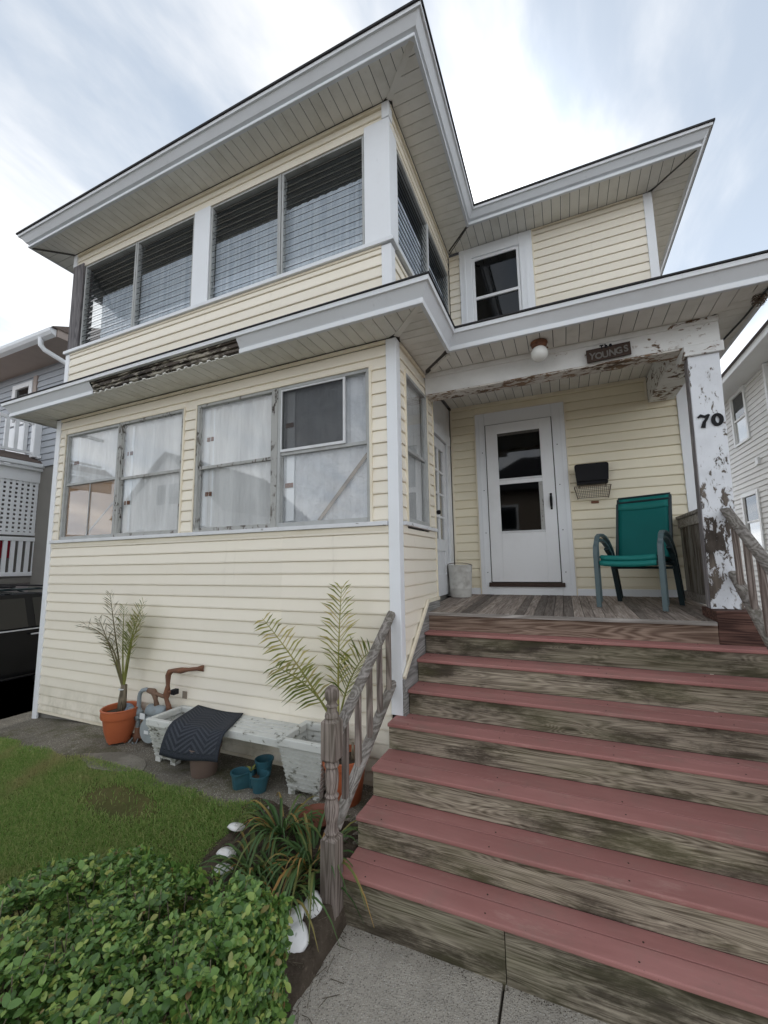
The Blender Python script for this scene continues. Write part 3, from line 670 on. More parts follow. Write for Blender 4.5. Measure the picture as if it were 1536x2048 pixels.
bx('mullion', 'alu_light', H, XU-.05, XU+.014, 1.191, 1.214, 4.828, 5.955); bx('column', 'cream_trim', H, XU-.06, XU+.01, 2.181, D-.012, 4.828, 5.96)
# --- upper main wall
siding(H, 'siding', (0, D, 0), UX, NF, -.01, 2.39, 4.40, 6.245, ((.14, 1.11, 4.0, 6.30),), zref=6.035-.1119*3+.03)
bx('corner_trim', 'white_trim', H, 2.388, 2.478, D-.026, D+.03, 4.3, 6.262, .003)
bx('wall', 'siding_side', H, 2.441, 2.466, D+.03, 9, 4.2, 6.26)
bx('frieze_trim', 'cream_trim', H, 1.112, 2.387, D-.024, D, 6.245, 6.264); bx('end_trim', 'cream_trim', H, 1.111, 1.128, D-.03, D, 4.4, 6.244)
uw = MB()
for a in ((.14, .315, 4.35, 6.26), (.945, 1.11, 4.35, 6.26), (.315, .945, 6.10, 6.26)): uw.box(a[0], a[1], D-.036, D+.02, a[2], a[3])
uwo = uw.build('window', 'white_trim', H, bevel=.008)
us = MB()
for a in ((.317, .352, 4.4, 6.098), (.908, .943, 4.4, 6.098), (.352, .908, 6.055, 6.098), (.352, .908, 5.47, 5.51)): us.box(a[0], a[1], D-.020, D+.018, a[2], a[3])
us.build('sash', 'door_white', uwo, bevel=.003)
for x in (.215, 1.03): bx('casing_bead', 'white_trim', uwo, x-.012, x+.012, D-.043, D-.03, 4.4, 6.18)
bx('pane', 'glass_dark', uwo, .352, .908, D-.006, D-.002, 5.51, 6.055); bx('pane', 'glass_dark', uwo, .352, .908, D+.002, D+.006, 4.45, 5.47)
bx('curtain', 'curtain_dark', uwo, .36, .9, D+.014, D+.016, 4.45, 6.05)

# --- fascias, soffits and roofs
def sweep(par, mat, prof, A, B, name='fascia'):
    """prof: list of (offset, z); A, B give the plan position of the end for an offset"""
    vs = [(*A(o), z) for o, z in prof]+[(*B(o), z) for o, z in prof]; n = len(prof)
    return MB().add(vs, [(i, i+1, n+i+1, n+i) for i in range(n-1)]).build(name, mat, par)
o1, o1t, o2, o2t, YP, XR, YV, XE = .378, .438, .367, .452, .421, 2.79, 1.772, 2.867
LOW = [(o1-.03, 3.848), (o1, 3.846), (o1+.002, 3.889), (o1-.003, 3.893), (o1t-.004, 3.980), (o1t-.03, 3.984)]
LDR = [(o1t-.03, 3.978), (o1t+.010, 3.977), (o1t+.014, 4.012), (o1t-.02, 4.022)]
UPP = [(o2-.03, 6.264), (o2, 6.262), (o2+.002, 6.292), (o2-.012, 6.297), (o2-.010, 6.315), (o2+.022, 6.322), (o2t-.012, 6.392), (o2t-.03, 6.396)]
UDR = [(o2t-.03, 6.390), (o2t+.004, 6.389), (o2t+.008, 6.418), (o2t-.02, 6.424)]
P_ll = lambda o: (-Wd-o, -o); P_lb = lambda o: (-Wd-o, 4.)
P_r = lambda o: (o, -o); P_v = lambda o: (o, YP-(o-o1)); P_pr = lambda o: (XR+o-o1, YP-(o-o1)); P_pb = lambda o: (XR+o-o1, 8.)
GX0, GX1 = -3.56, -1.415
at = lambda x: (lambda o: (x, -o))
for A, B in ((P_ll, at(GX0)), (at(GX1), P_r), (P_r, P_v), (P_v, P_pr), (P_pr, P_pb), (P_lb, P_ll)):
    sweep(H, 'fascia_metal', LOW, A, B)
for A, B in ((P_ll, P_r), (P_r, P_v), (P_v, P_pr), (P_pr, P_pb), (P_lb, P_ll)): sweep(H, 'drip_metal', LDR, A, B, 'drip_edge')
sweep(H, 'white_trim', [(o1+.0035, 3.849), (o1+.0045, 3.886)], at(GX1), P_r, 'fascia_lip'); sweep(H, 'white_trim', [(o1+.0035, 3.849), (o1+.0045, 3.886)], P_ll, at(GX0), 'fascia_lip')
sweep(H, 'white_trim', [(o1+.0035, 3.849), (o1+.0045, 3.886)], P_v, P_pr, 'fascia_lip')
# exposed rotten fascia where the metal has come off
MB().box(GX0-.01, GX1+.01, -o1+.012, -o1+.035, 3.872, 3.976).build('bare_fascia', 'peel_fascia', H)
MB().box(GX0, GX1, -o1-.012, -o1+.010, 3.915, 3.952).box(GX0, GX1, -o1-.030, -o1+.008, 3.956, 3.974).box(GX0, GX1, -o1+.0, -o1+.01, 3.876, 3.897).build('bare_moulding', 'peel_fascia', H, bevel=.004)
for k in range(21):
    x = GX0+.02+k*.1015
    if random.random() < .85: bx('soffit_tab', 'soffit', H, x, x+.035, -o1-.006, -o1+.03, 3.850, 3.862)
Q_ll = lambda o: (-Wd-o, -o); Q_lb = lambda o: (-Wd-o, 6.); Q_r = lambda o: (o, -o); Q_v = lambda o: (o, YV-(o-o2)); Q_e = lambda o: (XE+o-o2, YV-(o-o2)); Q_b = lambda o: (XE+o-o2, 9.)
for A, B in ((Q_ll, Q_r), (Q_r, Q_v), (Q_v, Q_e), (Q_e, Q_b), (Q_lb, Q_ll)):
    sweep(H, 'fascia_metal', UPP, A, B); sweep(H, 'drip_metal', UDR, A, B, 'drip_edge')
    sweep(H, 'white_trim', [(o2+.0035, 6.265), (o2+.0045, 6.289)], A, B, 'fascia_lip')
# shingle edges and roof planes
def roofslab(prof, segs):
    for A, B in segs: sweep(H, 'shingle', prof, A, B, 'roof')
roofslab([(o1t-.02, 4.016), (o1t+.024, 4.015), (o1t+.024, 4.026), (0, 4.20), (-.1, 4.24)], ((P_ll, P_r), (P_r, P_v), (P_lb, P_ll)))
roofslab([(o1t-.02, 4.018), (o1t+.026, 4.017), (o1t+.026, 4.030), (-1.45, 4.47)], ((lambda o: (max(o, 0)*.0+o1t*.9 if o > 0 else -.02, YP-(o-o1)), P_pr), (P_pr, P_pb)))
roofslab([(o2t-.02, 6.420), (o2t+.022, 6.419), (o2t+.022, 6.440), (-1.0, 6.95)], ((Q_ll, Q_r), (Q_r, lambda o: (o, YV-(o-o2) if o > 0 else 3)), (lambda o: (o, YV-(o-o2)), Q_e), (Q_e, Q_b), (Q_lb, Q_ll)))
# soffits
Z1, Z2 = 3.856, 6.270
def cf(lo_out, inner, sgn, axis0): return None
soffit(H, 'soffit', 'x', -Wd-o1+.02, o1-.02, -o1+.02, -.02, Z1, clipf=lambda x: (-o1+.02, -.02-max(0, x+.01, -Wd-x+.0)))
soffit(H, 'soffit', 'y', -o1+.02, YP+.6, .02, o1-.02, Z1, clipf=lambda y: (.02+max(0, -y), o1-.02 if y < YP else max(.021, o1-.02-(y-YP+.02))))
soffit(H, 'soffit', 'y', -o1+.02, 1.4, -Wd-o1+.02, -Wd-.02, Z1, clipf=lambda y: (-Wd-o1+.02, -Wd-.02-max(0, -y)))
soffit(H, 'soffit', 'x', .10, XR-.02, YP+.02, .80, Z1, clipf=lambda x: (YP+.02 if x > o1 else YP+.02+(o1-x), min(.80, YP+.02+max(0, (XR-.0-x)*1.3)+.0) if x > 2.5 else .80))
soffit(H, 'soffit', 'y', YP+.02, 3.2, 2.5, XR-.02, Z1, clipf=lambda y: (max(2.5, XR-.02-(y-YP)/1.3), XR-.02))
soffit(H, 'soffit', 'x', -.06, 2.28, .98, D-.02, 3.975)
bx('soffit_backing', 'groove', H, -Wd-o1+.03, o1-.04, -o1+.04, .2, 3.866, 3.876); bx('soffit_backing', 'groove', H, .0, o1-.04, .2, .8, 3.867, 3.877)
bx('soffit_backing', 'groove', H, .2, XR-.03, YP+.03, 4, 3.990, 4.0); bx('soffit_backing', 'groove', H, .3, XR-.03, YP+.03, .80, 3.868, 3.878); bx('soffit_backing', 'groove', H, 2.5, XR-.03, .80, 4, 3.866, 3.878)
bx('soffit_backing', 'groove', H, -Wd-o1+.03, -Wd, .2, 1.5, 3.866, 3.876)
MB().bar((o1-.03, -o1+.03, Z1-.004), (.02, -.02, Z1-.004), .05, .006).build('soffit_trim', 'soffit', H); MB().bar((-.02+.06, 1.0-.18, Z1-.004), (o1-.02, YP+.02+.06, Z1-.004), .03, .006).build('soffit_trim', 'soffit', H)
MB().bar((-Wd-o1+.03, -o1+.03, Z1-.004), (-Wd-.02, -.02, Z1-.004), .04, .006).build('soffit_trim', 'soffit', H)
soffit(H, 'soffit', 'x', -Wd-o2+.02, o2-.02, -o2+.02, YU-.03, Z2, clipf=lambda x: (-o2+.02, YU-.03-max(0, x+.01, -Wd-x)))
soffit(H, 'soffit', 'y', -o2+.02, D, XU+.028, o2-.02, Z2, clipf=lambda y: (XU+.03+max(0, -y), o2-.02 if y < YV else max(XU+.031, o2-.02-(y-YV))))
soffit(H, 'soffit', 'y', -o2+.02, 1.6, -Wd-o2+.02, -Wd+.02, Z2, clipf=lambda y: (-Wd-o2+.02, -Wd+.02-max(0, -y)))
soffit(H, 'soffit', 'x', .0, XE-.02, YV+.02, D-.02, Z2, clipf=lambda x: (YV+.02 if x > o2 else YV+.02+(o2-x)*1.0, D-.02 if x < 2.47 else max(YV+.02, D-.02-(x-2.47)*1.1)))
soffit(H, 'soffit', 'y', YV+.02, 5.2, 2.48, XE-.02, Z2, clipf=lambda y: (2.48+max(0, (D-y)*.9), XE-.02))
bx('soffit_backing', 'groove', H, -Wd-o2+.03, o2-.03, -o2+.03, .1, 6.281, 6.29); bx('soffit_backing', 'groove', H, -.1, o2-.03, .1, D, 6.281, 6.29)
bx('soffit_backing', 'groove', H, .3, XE-.03, YV+.03, D+.1, 6.282, 6.291); bx('soffit_backing', 'groove', H, 2.45, XE-.03, D+.1, 6, 6.282, 6.291); bx('soffit_backing', 'groove', H, -Wd-o2+.03, -4.7, .1, 2, 6.281, 6.29)
MB().bar((o2-.03, -o2+.03, Z2-.004), (XU+.02, YU-.02, Z2-.004), .055, .006).build('soffit_trim', 'soffit', H); MB().bar((-Wd-o2+.03, -o2+.03, Z2-.004), (-Wd+.05, YU-.03, Z2-.004), .03, .006).build('soffit_trim', 'groove', H)
MB().bar((o2-.02, YV+.03, Z2-.003), (XU+.04, D-.03, Z2-.003), .009, .006).build('soffit_trim', 'groove', H); MB().bar((XE-.03, YV+.03, Z2-.003), (2.48, D-.03, Z2-.003), .016, .006).build('soffit_trim', 'groove', H)

# --- porch: beam, post, floor, side panel
pb = bx('porch_beam', 'peel_beam', H, .016, 2.515, .800, .985, 3.632, 3.853)
bx('beam_underside', 'peel_beam_under', pb, .016, 2.515, .806, .980, 3.618, 3.631); bx('beam_cap', 'peel_beam', pb, .016, 2.516, .788, .80, 3.805, 3.852)
bx('side_beam', 'peel_beam', H, 2.237, 2.48, .986, D-.03, 3.66, 3.95)
ps = MB(); 
ps.hexa([(2.252, .775, 1.50), (2.455, .775, 1.50), (2.455, .915, 1.50), (2.262, .915, 1.50)], [(2.278, .775, 3.53), (2.490, .775, 3.53), (2.490, .915, 3.53), (2.288, .915, 3.53)])
pso = ps.build('porch_post', 'peel_post', H, bevel=.005)
MB().box(2.252, 2.518, .748, 1.01, 3.53, 3.617).build('post_cap', 'peel_beam', pso, bevel=.004)
MB().hexa([(2.247, .79, 1.502), (2.254, .79, 1.502), (2.264, .913, 1.502), (2.257, .913, 1.502)], [(2.273, .79, 3.528), (2.280, .79, 3.528), (2.290, .913, 3.528), (2.283, .913, 3.528)]).build('post_board', 'wood_gray_post', pso)
bx('post_base', 'wood_box', H, 2.245, 2.56, .640, 1.0, 1.215, 1.498, .004)
pf = thing  # floor boards run from the wall to the front edge, sloping out
YD0, ZD0, ZD1 = .635, 1.420, 1.478
pfl = MB().prism([(-.08, .66, 1.25), (-.08, D, 1.25), (-.08, D, 1.452), (-.08, .66, 1.392)], (2.55, 0, 0)).build('porch_floor', 'core', H)
nb = 31; stp = (2.40+.06)/nb
for i in range(nb):
    a = -.06+i*stp; b = a+stp-.004; dz = random.uniform(-.002, .002); yf = YD0+.014 if a < 2.2 else 1.0
    zf = ZD0+(yf-YD0)/(D-YD0)*(ZD1-ZD0)
    MB().hexa([(a, yf, zf-.024+dz), (b, yf, zf-.024+dz), (b, D-.002, ZD1-.024+dz), (a, D-.002, ZD1-.024+dz)], [(a, yf, zf+dz), (b, yf, zf+dz), (b, D-.002, ZD1+dz), (a, D-.002, ZD1+dz)]).build('floor_board', 'wood_deck', pfl)
MB().box(.035, 2.24, YD0-.018, YD0+.010, ZD0-.028, ZD0+.001).build('floor_nosing', 'wood_edge', pfl, bevel=.004)
bx('floor_band', 'wood_band', pfl, .036, 2.243, YD0+.006, YD0+.028, 1.26, ZD0-.030)
sp = bx('side_panel', 'peel_panel', H, 2.425, 2.455, .99, D-.03, 1.50, 2.30)
for i in range(9): bx('panel_board', 'peel_panel', sp, 2.412, 2.424, 1.0+i*.131, 1.0+i*.131+.128, 1.52, 2.275)
bx('panel_cap', 'wood_edge', sp, 2.38, 2.49, .988, D-.03, 2.302, 2.335, .004); bx('panel_rail', 'wood_edge', sp, 2.395, 2.4115, .99, D-.03, 2.21, 2.30); bx('panel_foot', 'wood_edge', sp, 2.39, 2.4115, .99, D-.03, 1.47, 1.55)
# lower right wall of the house behind the porch
bx('wall', 'siding_side', H, 2.552, 2.585, D+.03, 9, .1, 3.84)

# ------------------------------------------------------------------ front steps
ST = thing('front_steps', (1.25, -.9, -.13), 'wide wooden front steps with dusty red composite treads and mossy risers', 'steps')
TY = [-.925, -.715, -.4855, -.201, .0214, .2538, .4819]; TZ = [1.4467-(8-k)*.1865 for k in range(1, 8)]; XRt = 2.62
for k in range(7):
    xl = -.045 if k < 4 else .040
    y, z = TY[k], TZ[k]; yb = (TY[k+1]+.03) if k < 6 else YD0+.006
    if k == 3: yb = min(yb, .06)
    dpt = yb-y; w = .142 if dpt > .2 else dpt-.02
    y2 = y+min(w, dpt*.56); sk = random.uniform(-.006, .006)
    MB().box(xl-(.018 if k == 0 else 0), XRt, y, y2-.003, z-.026, z).build('tread_board', 'composite', ST, bevel=.007)
    MB().box(xl, XRt+.01, y2+.002, yb-.0, z-.026, z-.001).build('tread_board', 'composite', ST, bevel=.004)
    if k == 3: MB().box(.040, XRt, .061, TY[4]+.03, z-.026, z-.001)
    for xx in (.10, .78, 1.45, 2.1):
        for yy in (y+.035, y2+.03): MB().lathe([(.0045, z-.002), (.0045, z+.0012)], (xx+random.uniform(-.02, .02), yy+random.uniform(-.008, .008), 0), 7).build('screw_head', 'dark_wood', ST)
    zb = TZ[k-1]+.002 if k else -.16
    if k == 0:
        bx('riser', 'wood_riser', ST, xl+.004, .862, y+.022, y+.05, zb, z-.028, .002); bx('riser', 'wood_riser', ST, .866, XRt-.02, y+.020, y+.05, zb, z-.028, .002)
    else: bx('riser', 'wood_riser', ST, xl+.004, XRt-.02, y+.024, y+.05, zb, z-.028, .002)
    if k < 4: bx('stringer', 'wood_skirt', ST, xl+.012, xl+.045, y+.051, min(.0, TY[k+1]+.022) if k < 3 else -.03, -.16, z-.028)
# skirt board along the sunroom wall with a cream bead on top
sk = [(.016, -.02, .62), (.016, -.02, .965), (.016, .66, 1.50), (.016, 1.03, 1.50), (.016, 1.03, 1.2), (.016, .6, .9)]
MB().prism(sk, (.022, 0, 0)).build('skirt_board', 'wood_skirt', ST)
MB().bar((.03, -.02, .985), (.03, .66, 1.525), .03, .022, (1, 0, 0)).bar((.03, .66, 1.52), (.03, 1.03, 1.52), .03, .022, (1, 0, 0)).build('skirt_bead', 'cream_trim', ST)

# ------------------------------------------------------------------ stair railings
LR = thing('stair_railing', (-.075, -.95, 0), 'weathered grey wooden stair railing with turned newel post beside the red steps', 'railing')
def newel(par, x, y, zb):
    mb = MB(); r = .047
    def sq(z0, z1, t0=0, t1=0):
        rings = []
        if t0: rings.append((z0, r-.016))
        rings += [(z0+t0, r), (z1-t1, r)]
        if t1: rings.append((z1, r-.016))
        vs = []; fs = []
        for z, q in rings: vs += [(x-q, y-q, z), (x+q, y-q, z), (x+q, y+q, z), (x-q, y+q, z)]
        for i in range(len(rings)-1): fs += [(4*i+k, 4*i+(k+1) % 4, 4*i+4+(k+1) % 4, 4*i+4+k) for k in range(4)]
        n = len(rings); fs += [(3, 2, 1, 0), (4*n-4, 4*n-3, 4*n-2, 4*n-1)]; mb.add(vs, fs)
    sq(zb, .355, 0, .018); sq(.745, .985, .018, .018)
    turn = [(.036, .35), (.043, .37), (.034, .385), (.031, .41), (.040, .46), (.043, .50), (.034, .545), (.042, .56), (.030, .575), (.036, .60), (.041, .64), (.038, .69), (.033, .71), (.043, .722), (.040, .742), (.033, .75)]
    mb.lathe(turn, (x, y, 0), 20)
    mb.lathe([(.036, .98), (.043, .992), (.040, 1.01), (.030, 1.02), (.029, 1.045), (.040, 1.052), (.028, 1.064), (.030, 1.078), (.040, 1.09), (.044, 1.11), (.042, 1.135), (.032, 1.155), (.014, 1.167), (.0, 1.169)], (x, y, 0), 20)
    o = mb.build('newel_post', 'wood_newel', par); smooth_auto(o); return o
newel(LR, -.072, -.955, -.12)
def railing(par, x, ya, za, yb, zb2, ya2, za2, yb3, zb3, n, hw=.078):
    """handrail from (ya,za) to (yb,zb2); bottom rail from (ya2,za2) to (yb3,zb3)"""
    mb = MB(); d = Vector((0, yb-ya, zb2-za)).normalized(); up = Vector((0, -d.z, d.y)) if d.y > 0 else Vector((0, d.z, -d.y))
    prof = [(-hw/2, -.004), (-hw/2+.008, -.022), (-.02, -.026), (-.02, -.040), (.02, -.040), (.02, -.026), (hw/2-.008, -.022), (hw/2, -.004), (hw/2-.01, .014), (.0, .022), (-hw/2+.01, .014)]
    A, B = Vector((x, ya, za)), Vector((x, yb, zb2))
    mb.prism([A+Vector((p, 0, 0))+up*q for p, q in prof], B-A); mb.build('handrail', 'wood_rail', par, bevel=.003)
    A2, B2 = Vector((x, ya2, za2)), Vector((x, yb3, zb3))
    prof2 = [(-.035, -.022), (.035, -.022), (.035, .006), (.022, .018), (-.022, .018), (-.035, .006)]
    MB().prism([A2+Vector((p, 0, 0))+up*q for p, q in prof2], B2-A2).build('bottom_rail', 'wood_rail', par, bevel=.003)
    for i in range(n):
        t = (i+.75)/(n+.35); p0 = A2.lerp(B2, t); tt = (p0.y-A.y)/(B.y-A.y); p1 = A.lerp(B, tt)
        bx('baluster', 'wood_newel', par, x-.018, x+.018, p0.y-.018, p0.y+.018, p0.z+.004, p1.z-.030, .003)
railing(LR, -.072, -.925, .860, .015, 1.500, -.925, .375, .015, .965, 5)
RR = thing('stair_railing', (2.40, -1.0, 0), 'weathered wooden stair railing running down from the peeling porch post', 'railing')
railing(RR, 2.415, -1.0, 1.03, .775, 2.255, -1.0, .31, .775, 1.775, 9)

# ------------------------------------------------------------------ things on the porch
def chair(label, z, shift, main=True):
    E_ = thing('patio_chair', (1.86, 1.36, z), label, 'chair', 'stacked green sling patio chairs')
    Mx = Matrix.Translation((1.865+shift, 1.37+shift*1.6, z)) @ Matrix.Rotation(rad(-24), 4, 'Z')
    def TB(pts, w, h, name, mat):
        mb = MB(); P = [Mx @ Vector(p) for p in pts]; sx = (Mx.to_3x3() @ Vector((1, 0, 0)))
        vs = []; fs = []
        for i, p in enumerate(P):
            d = (P[min(i+1, len(P)-1)]-P[max(i-1, 0)]).normalized(); n_ = sx.cross(d).normalized()
            vs += [p-sx*w/2-n_*h/2, p+sx*w/2-n_*h/2, p+sx*w/2+n_*h/2, p-sx*w/2+n_*h/2]
        for i in range(len(P)-1): fs += [(4*i+k, 4*i+(k+1) % 4, 4*i+4+(k+1) % 4, 4*i+4+k) for k in range(4)]
        n = len(P); fs += [(3, 2, 1, 0), (4*n-4, 4*n-3, 4*n-2, 4*n-1)]; mb.add(vs, fs)
        return mb.build(name, mat, E_, bevel=.004)
    for s in (-1, 1):
        x = s*.265
        arc = [(x, -.26, 0), (x, -.255, .50), (x, -.245, .565), (x, -.215, .61), (x, -.165, .632), (x, -.10, .632), (x, -.03, .615), (x, .05, .57), (x, .12, .50), (x, .17, .42)]
        TB(arc, .042, .022, 'front_leg', 'chair_frame')
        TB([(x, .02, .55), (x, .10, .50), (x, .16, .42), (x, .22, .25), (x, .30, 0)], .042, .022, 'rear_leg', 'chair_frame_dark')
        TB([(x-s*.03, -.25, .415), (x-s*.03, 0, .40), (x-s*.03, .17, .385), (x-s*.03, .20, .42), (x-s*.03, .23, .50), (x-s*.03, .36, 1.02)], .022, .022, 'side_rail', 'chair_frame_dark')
    def panel(pts, name, mat, w=.455):
        mb = MB(); n = 10; vs = []
        for i, (y, zz) in enumerate(pts):
            for k in range(n+1):
                u = k/n*2-1; vs.append(Mx @ Vector((u*w/2, y, zz-.012*(1-u*u))))
        mb.add(vs, [(i*(n+1)+k, i*(n+1)+k+1, (i+1)*(n+1)+k+1, (i+1)*(n+1)+k) for i in range(len(pts)-1) for k in range(n)])
        o = mb.build(name, mat, E_, True); so = o.modifiers.new('thick', 'SOLIDIFY'); so.thickness = .008; return o
    panel([(-.262, .395), (-.268, .415), (-.255, .428), (-.1, .415), (.08, .402), (.17, .398)], 'seat', 'sling')
    panel([(.205, .405), (.235, .50), (.27, .66), (.315, .86), (.352, 1.0), (.362, 1.03), (.372, 1.03)], 'backrest', 'sling')
    panel([(.332, .955), (.346, .995), (.357, 1.036), (.37, 1.038)], 'backrest_hem', 'sling_edge', .46); panel([(-.266, .385), (-.274, .41), (-.262, .436), (-.22, .430)], 'seat_hem', 'sling_edge', .462)
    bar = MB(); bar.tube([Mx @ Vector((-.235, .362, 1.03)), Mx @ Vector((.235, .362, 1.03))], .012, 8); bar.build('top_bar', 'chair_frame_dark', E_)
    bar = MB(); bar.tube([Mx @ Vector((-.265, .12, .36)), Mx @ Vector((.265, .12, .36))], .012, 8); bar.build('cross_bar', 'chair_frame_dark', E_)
    return E_
chair('teal sling patio chair standing on the porch boards, lower one of the stacked pair', 1.446, 0)
chair('teal sling patio chair stacked on top of another, its seat uppermost', 1.496, .012)

MBX = thing('mailbox', (1.59, D, 2.6), 'black wall mailbox with a rusty wire newspaper basket below', 'mailbox')
mb = MB(); pr = [(2.765, -.016), (2.765, -.105), (2.93, -.11), (2.965, -.085), (2.98, -.016)]
mb.prism([(1.435, D+o, z) for z, o in pr], (.325, 0, 0)); mb.build('body', 'black_metal', MBX, bevel=.006)
mb = MB(); r = .03; x0, x1, z0, z1 = 1.418, 1.777, 2.80, 3.005; pl = []
for cx_, cz_, a0 in ((x1-r, z1-r, 0), (x0+r, z1-r, 90)):
    for k in range(5): a = rad(a0+k*22.5); pl.append((cx_+r*math.cos(a), D-.112, cz_+r*math.sin(a)))
pl += [(x0+.012, D-.112, z0), (x1-.012, D-.112, z0)]
mb.prism(pl, (0, -.012, 0)); mb.build('lid', 'black_metal', MBX, bevel=.003)
bsk = MB(); X0, X1, Zb, Zt = 1.405, 1.785, 2.605, 2.735
def wr(a, b, r=.0022): bsk.tube([a, b], r, 5)
for k in range(19):
    t = k/18; xa = X0+(X1-X0)*t; xb = X0+.03+(X1-X0-.06)*t
    wr((xb, D-.10, Zb), (xa, D-.13, Zt))
for k in range(8):
    t = k/7; z = Zb+(Zt-Zb)*t; e = .03*(1-t); r_ = .004 if k in (0, 7) else .002
    wr((X0+e, D-.10-.03*t, z), (X1-e, D-.10-.03*t, z), r_); wr((X0+e, D-.10-.03*t, z), (X0+e, D-.02, z), r_); wr((X1-e, D-.10-.03*t, z), (X1-e, D-.02, z), r_)
for k in range(5): wr((X0+.03, D-.10+.02*k, Zb), (X0, D-.13+.026*k, Zt)); wr((X1-.03, D-.10+.02*k, Zb), (X1, D-.13+.026*k, Zt))
for x in (1.46, 1.74): wr((x, D-.03, 2.73), (x, D-.03, 2.79), .004)
bsk.build('wire_basket', 'wire', MBX)
MB().box(1.575, 1.655, D-.024, D-.016, 2.545, 2.575).build('old_bracket', 'rust', MBX)

BK = thing('bucket', (.065, 1.86, 1.468), 'dented whitewashed metal bucket by the side door on the porch', 'bucket')
mb = MB(); mb.lathe([(.0, .006), (.118, .006), (.122, 0), (.125, .01), (.132, .10), (.134, .105), (.132, .11), (.140, .30), (.142, .305), (.140, .31), (.146, .372), (.150, .378), (.146, .384), (.140, .378), (.126, .03), (0, .03)], (.065, 1.86, 1.468), 32, cap=False); smooth_auto(mb.build('pail', 'galvanised', BK))
MB().tube([(.065+.148*math.cos(a), 1.86+.148*math.sin(a)*.98, 1.845-.03*math.sin(a)) for a in [math.pi*k/14+math.pi for k in range(15)]], .004, 6).build('bail_handle', 'wire', BK)
PL = thing('porch_light', (1.155, .62, 3.85), 'round white glass porch light on a rusty ceiling base', 'lamp')
smooth_auto(MB().lathe([(.0, 3.852), (.072, 3.850), (.075, 3.838), (.060, 3.825), (.066, 3.815), (.050, 3.795), (.0, 3.79)], (1.155, .62, 0), 24, cap=False).build('base', 'rust', PL))
mb = MB(); mb.lathe([(.048, 3.80)]+[(.074*math.sin(rad(a)), 3.742+.074*math.cos(rad(a))) for a in range(36, 181, 9)], (1.155, .62, 0), 28, cap=False); mb.build('globe', 'globe_glass', PL, True)
for k in range(3):
    a = k*2.1+.4; MB().tube([(1.155+.05*math.cos(a), .62+.05*math.sin(a), 3.805), (1.155+.082*math.cos(a), .62+.082*math.sin(a), 3.802)], .006, 6).build('set_screw', 'rust', PL)
def text(s, name, mat, par, loc, size, ext, off=0., rz=0., ry=0., sx=1.):
    cu = bpy.data.curves.new(name, 'FONT'); cu.body = s; cu.size = size; cu.extrude = ext; cu.offset = off; cu.align_x = 'CENTER'; cu.resolution_u = 3
    tmp = bpy.data.objects.new('tmp', cu); COL.objects.link(tmp); dg = bpy.context.evaluated_depsgraph_get(); dg.update()
    me = bpy.data.meshes.new_from_object(tmp.evaluated_get(dg)); bpy.data.objects.remove(tmp); bpy.data.curves.remove(cu)
    me.transform(Matrix.Translation(loc) @ Matrix.Rotation(ry, 4, 'Y') @ Matrix.Rotation(rad(90), 4, 'X') @ Matrix.Diagonal((sx, 1, 1, 1)))
    me.materials.clear(); me.materials.append(MAT[mat]); o = bpy.data.objects.new(name, me); COL.objects.link(o); attach(o, par); return o
SG = thing('name_sign', (1.71, .79, 3.7), 'dark wooden family name board with grey letters nailed to the porch beam', 'sign')
MB().box(-.172, .172, -.010, .010, -.056, .060, Matrix.Translation((1.714, .772, 3.698)) @ Matrix.Rotation(rad(-1.5), 4, 'Y')).build('board', 'dark_wood', SG, bevel=.002)
for i, ch in enumerate('YOUNGS'): text(ch, 'letter', 'letter_gray', SG, (1.583+i*.0535, .760, 3.655+(.004, .0, .001, .006, .012, .020)[i]), .082, .004, .002, 0, rad((6, 2, -3, 2, -6, -4)[i]), .92)
for i, ch in enumerate('The'): text(ch, 'small_letter', 'black_metal', SG, (1.665+i*.034, .760, 3.742+.003*i), .045, .004, .003)
HN = thing('house_number', (2.39, .77, 2.9), 'bold black house number 70 screwed to the peeling porch post', 'house number')
def ribbon(pts, w, name, z):
    """thick flat numeral stroke"""
    mb = MB(); P = [Vector(p) for p in pts]; n = len(P); L, R_ = [], []
    for i in range(n):
        d = (P[min(i+1, n-1)]-P[max(i-1, 0)]).normalized(); nn = Vector((-d.z, 0, d.x)); L.append(P[i]+nn*w[i]/2); R_.append(P[i]-nn*w[i]/2)
    for i in range(n-1): mb.prism([L[i], L[i+1], R_[i+1], R_[i]], (0, .012, 0))
    return mb.build(name, 'black_metal', HN)
cx_, cz_ = 2.338, 2.972
ribbon([(cx_-.038, .762, cz_+.035), (cx_-.02, .762, cz_+.050), (cx_+.005, .762, cz_+.038), (cx_+.034, .762, cz_+.050)], [.012, .022, .018, .014], 'digit_seven', 0)
ribbon([(cx_+.036, .7615, cz_+.052), (cx_+.020, .7615, cz_+.022), (cx_+.0, .7615, cz_-.008), (cx_-.010, .7615, cz_-.050)], [.014, .018, .022, .030], 'digit_seven_stem', 0)
cx_ = 2.424
ribbon([(cx_+.027*math.cos(a), .762, cz_+.002+.041*math.sin(a)) for a in [2*math.pi*k/20 for k in range(21)]], [.021+.006*abs(math.cos(2*math.pi*k/20)) for k in range(21)], 'digit_zero', 0)

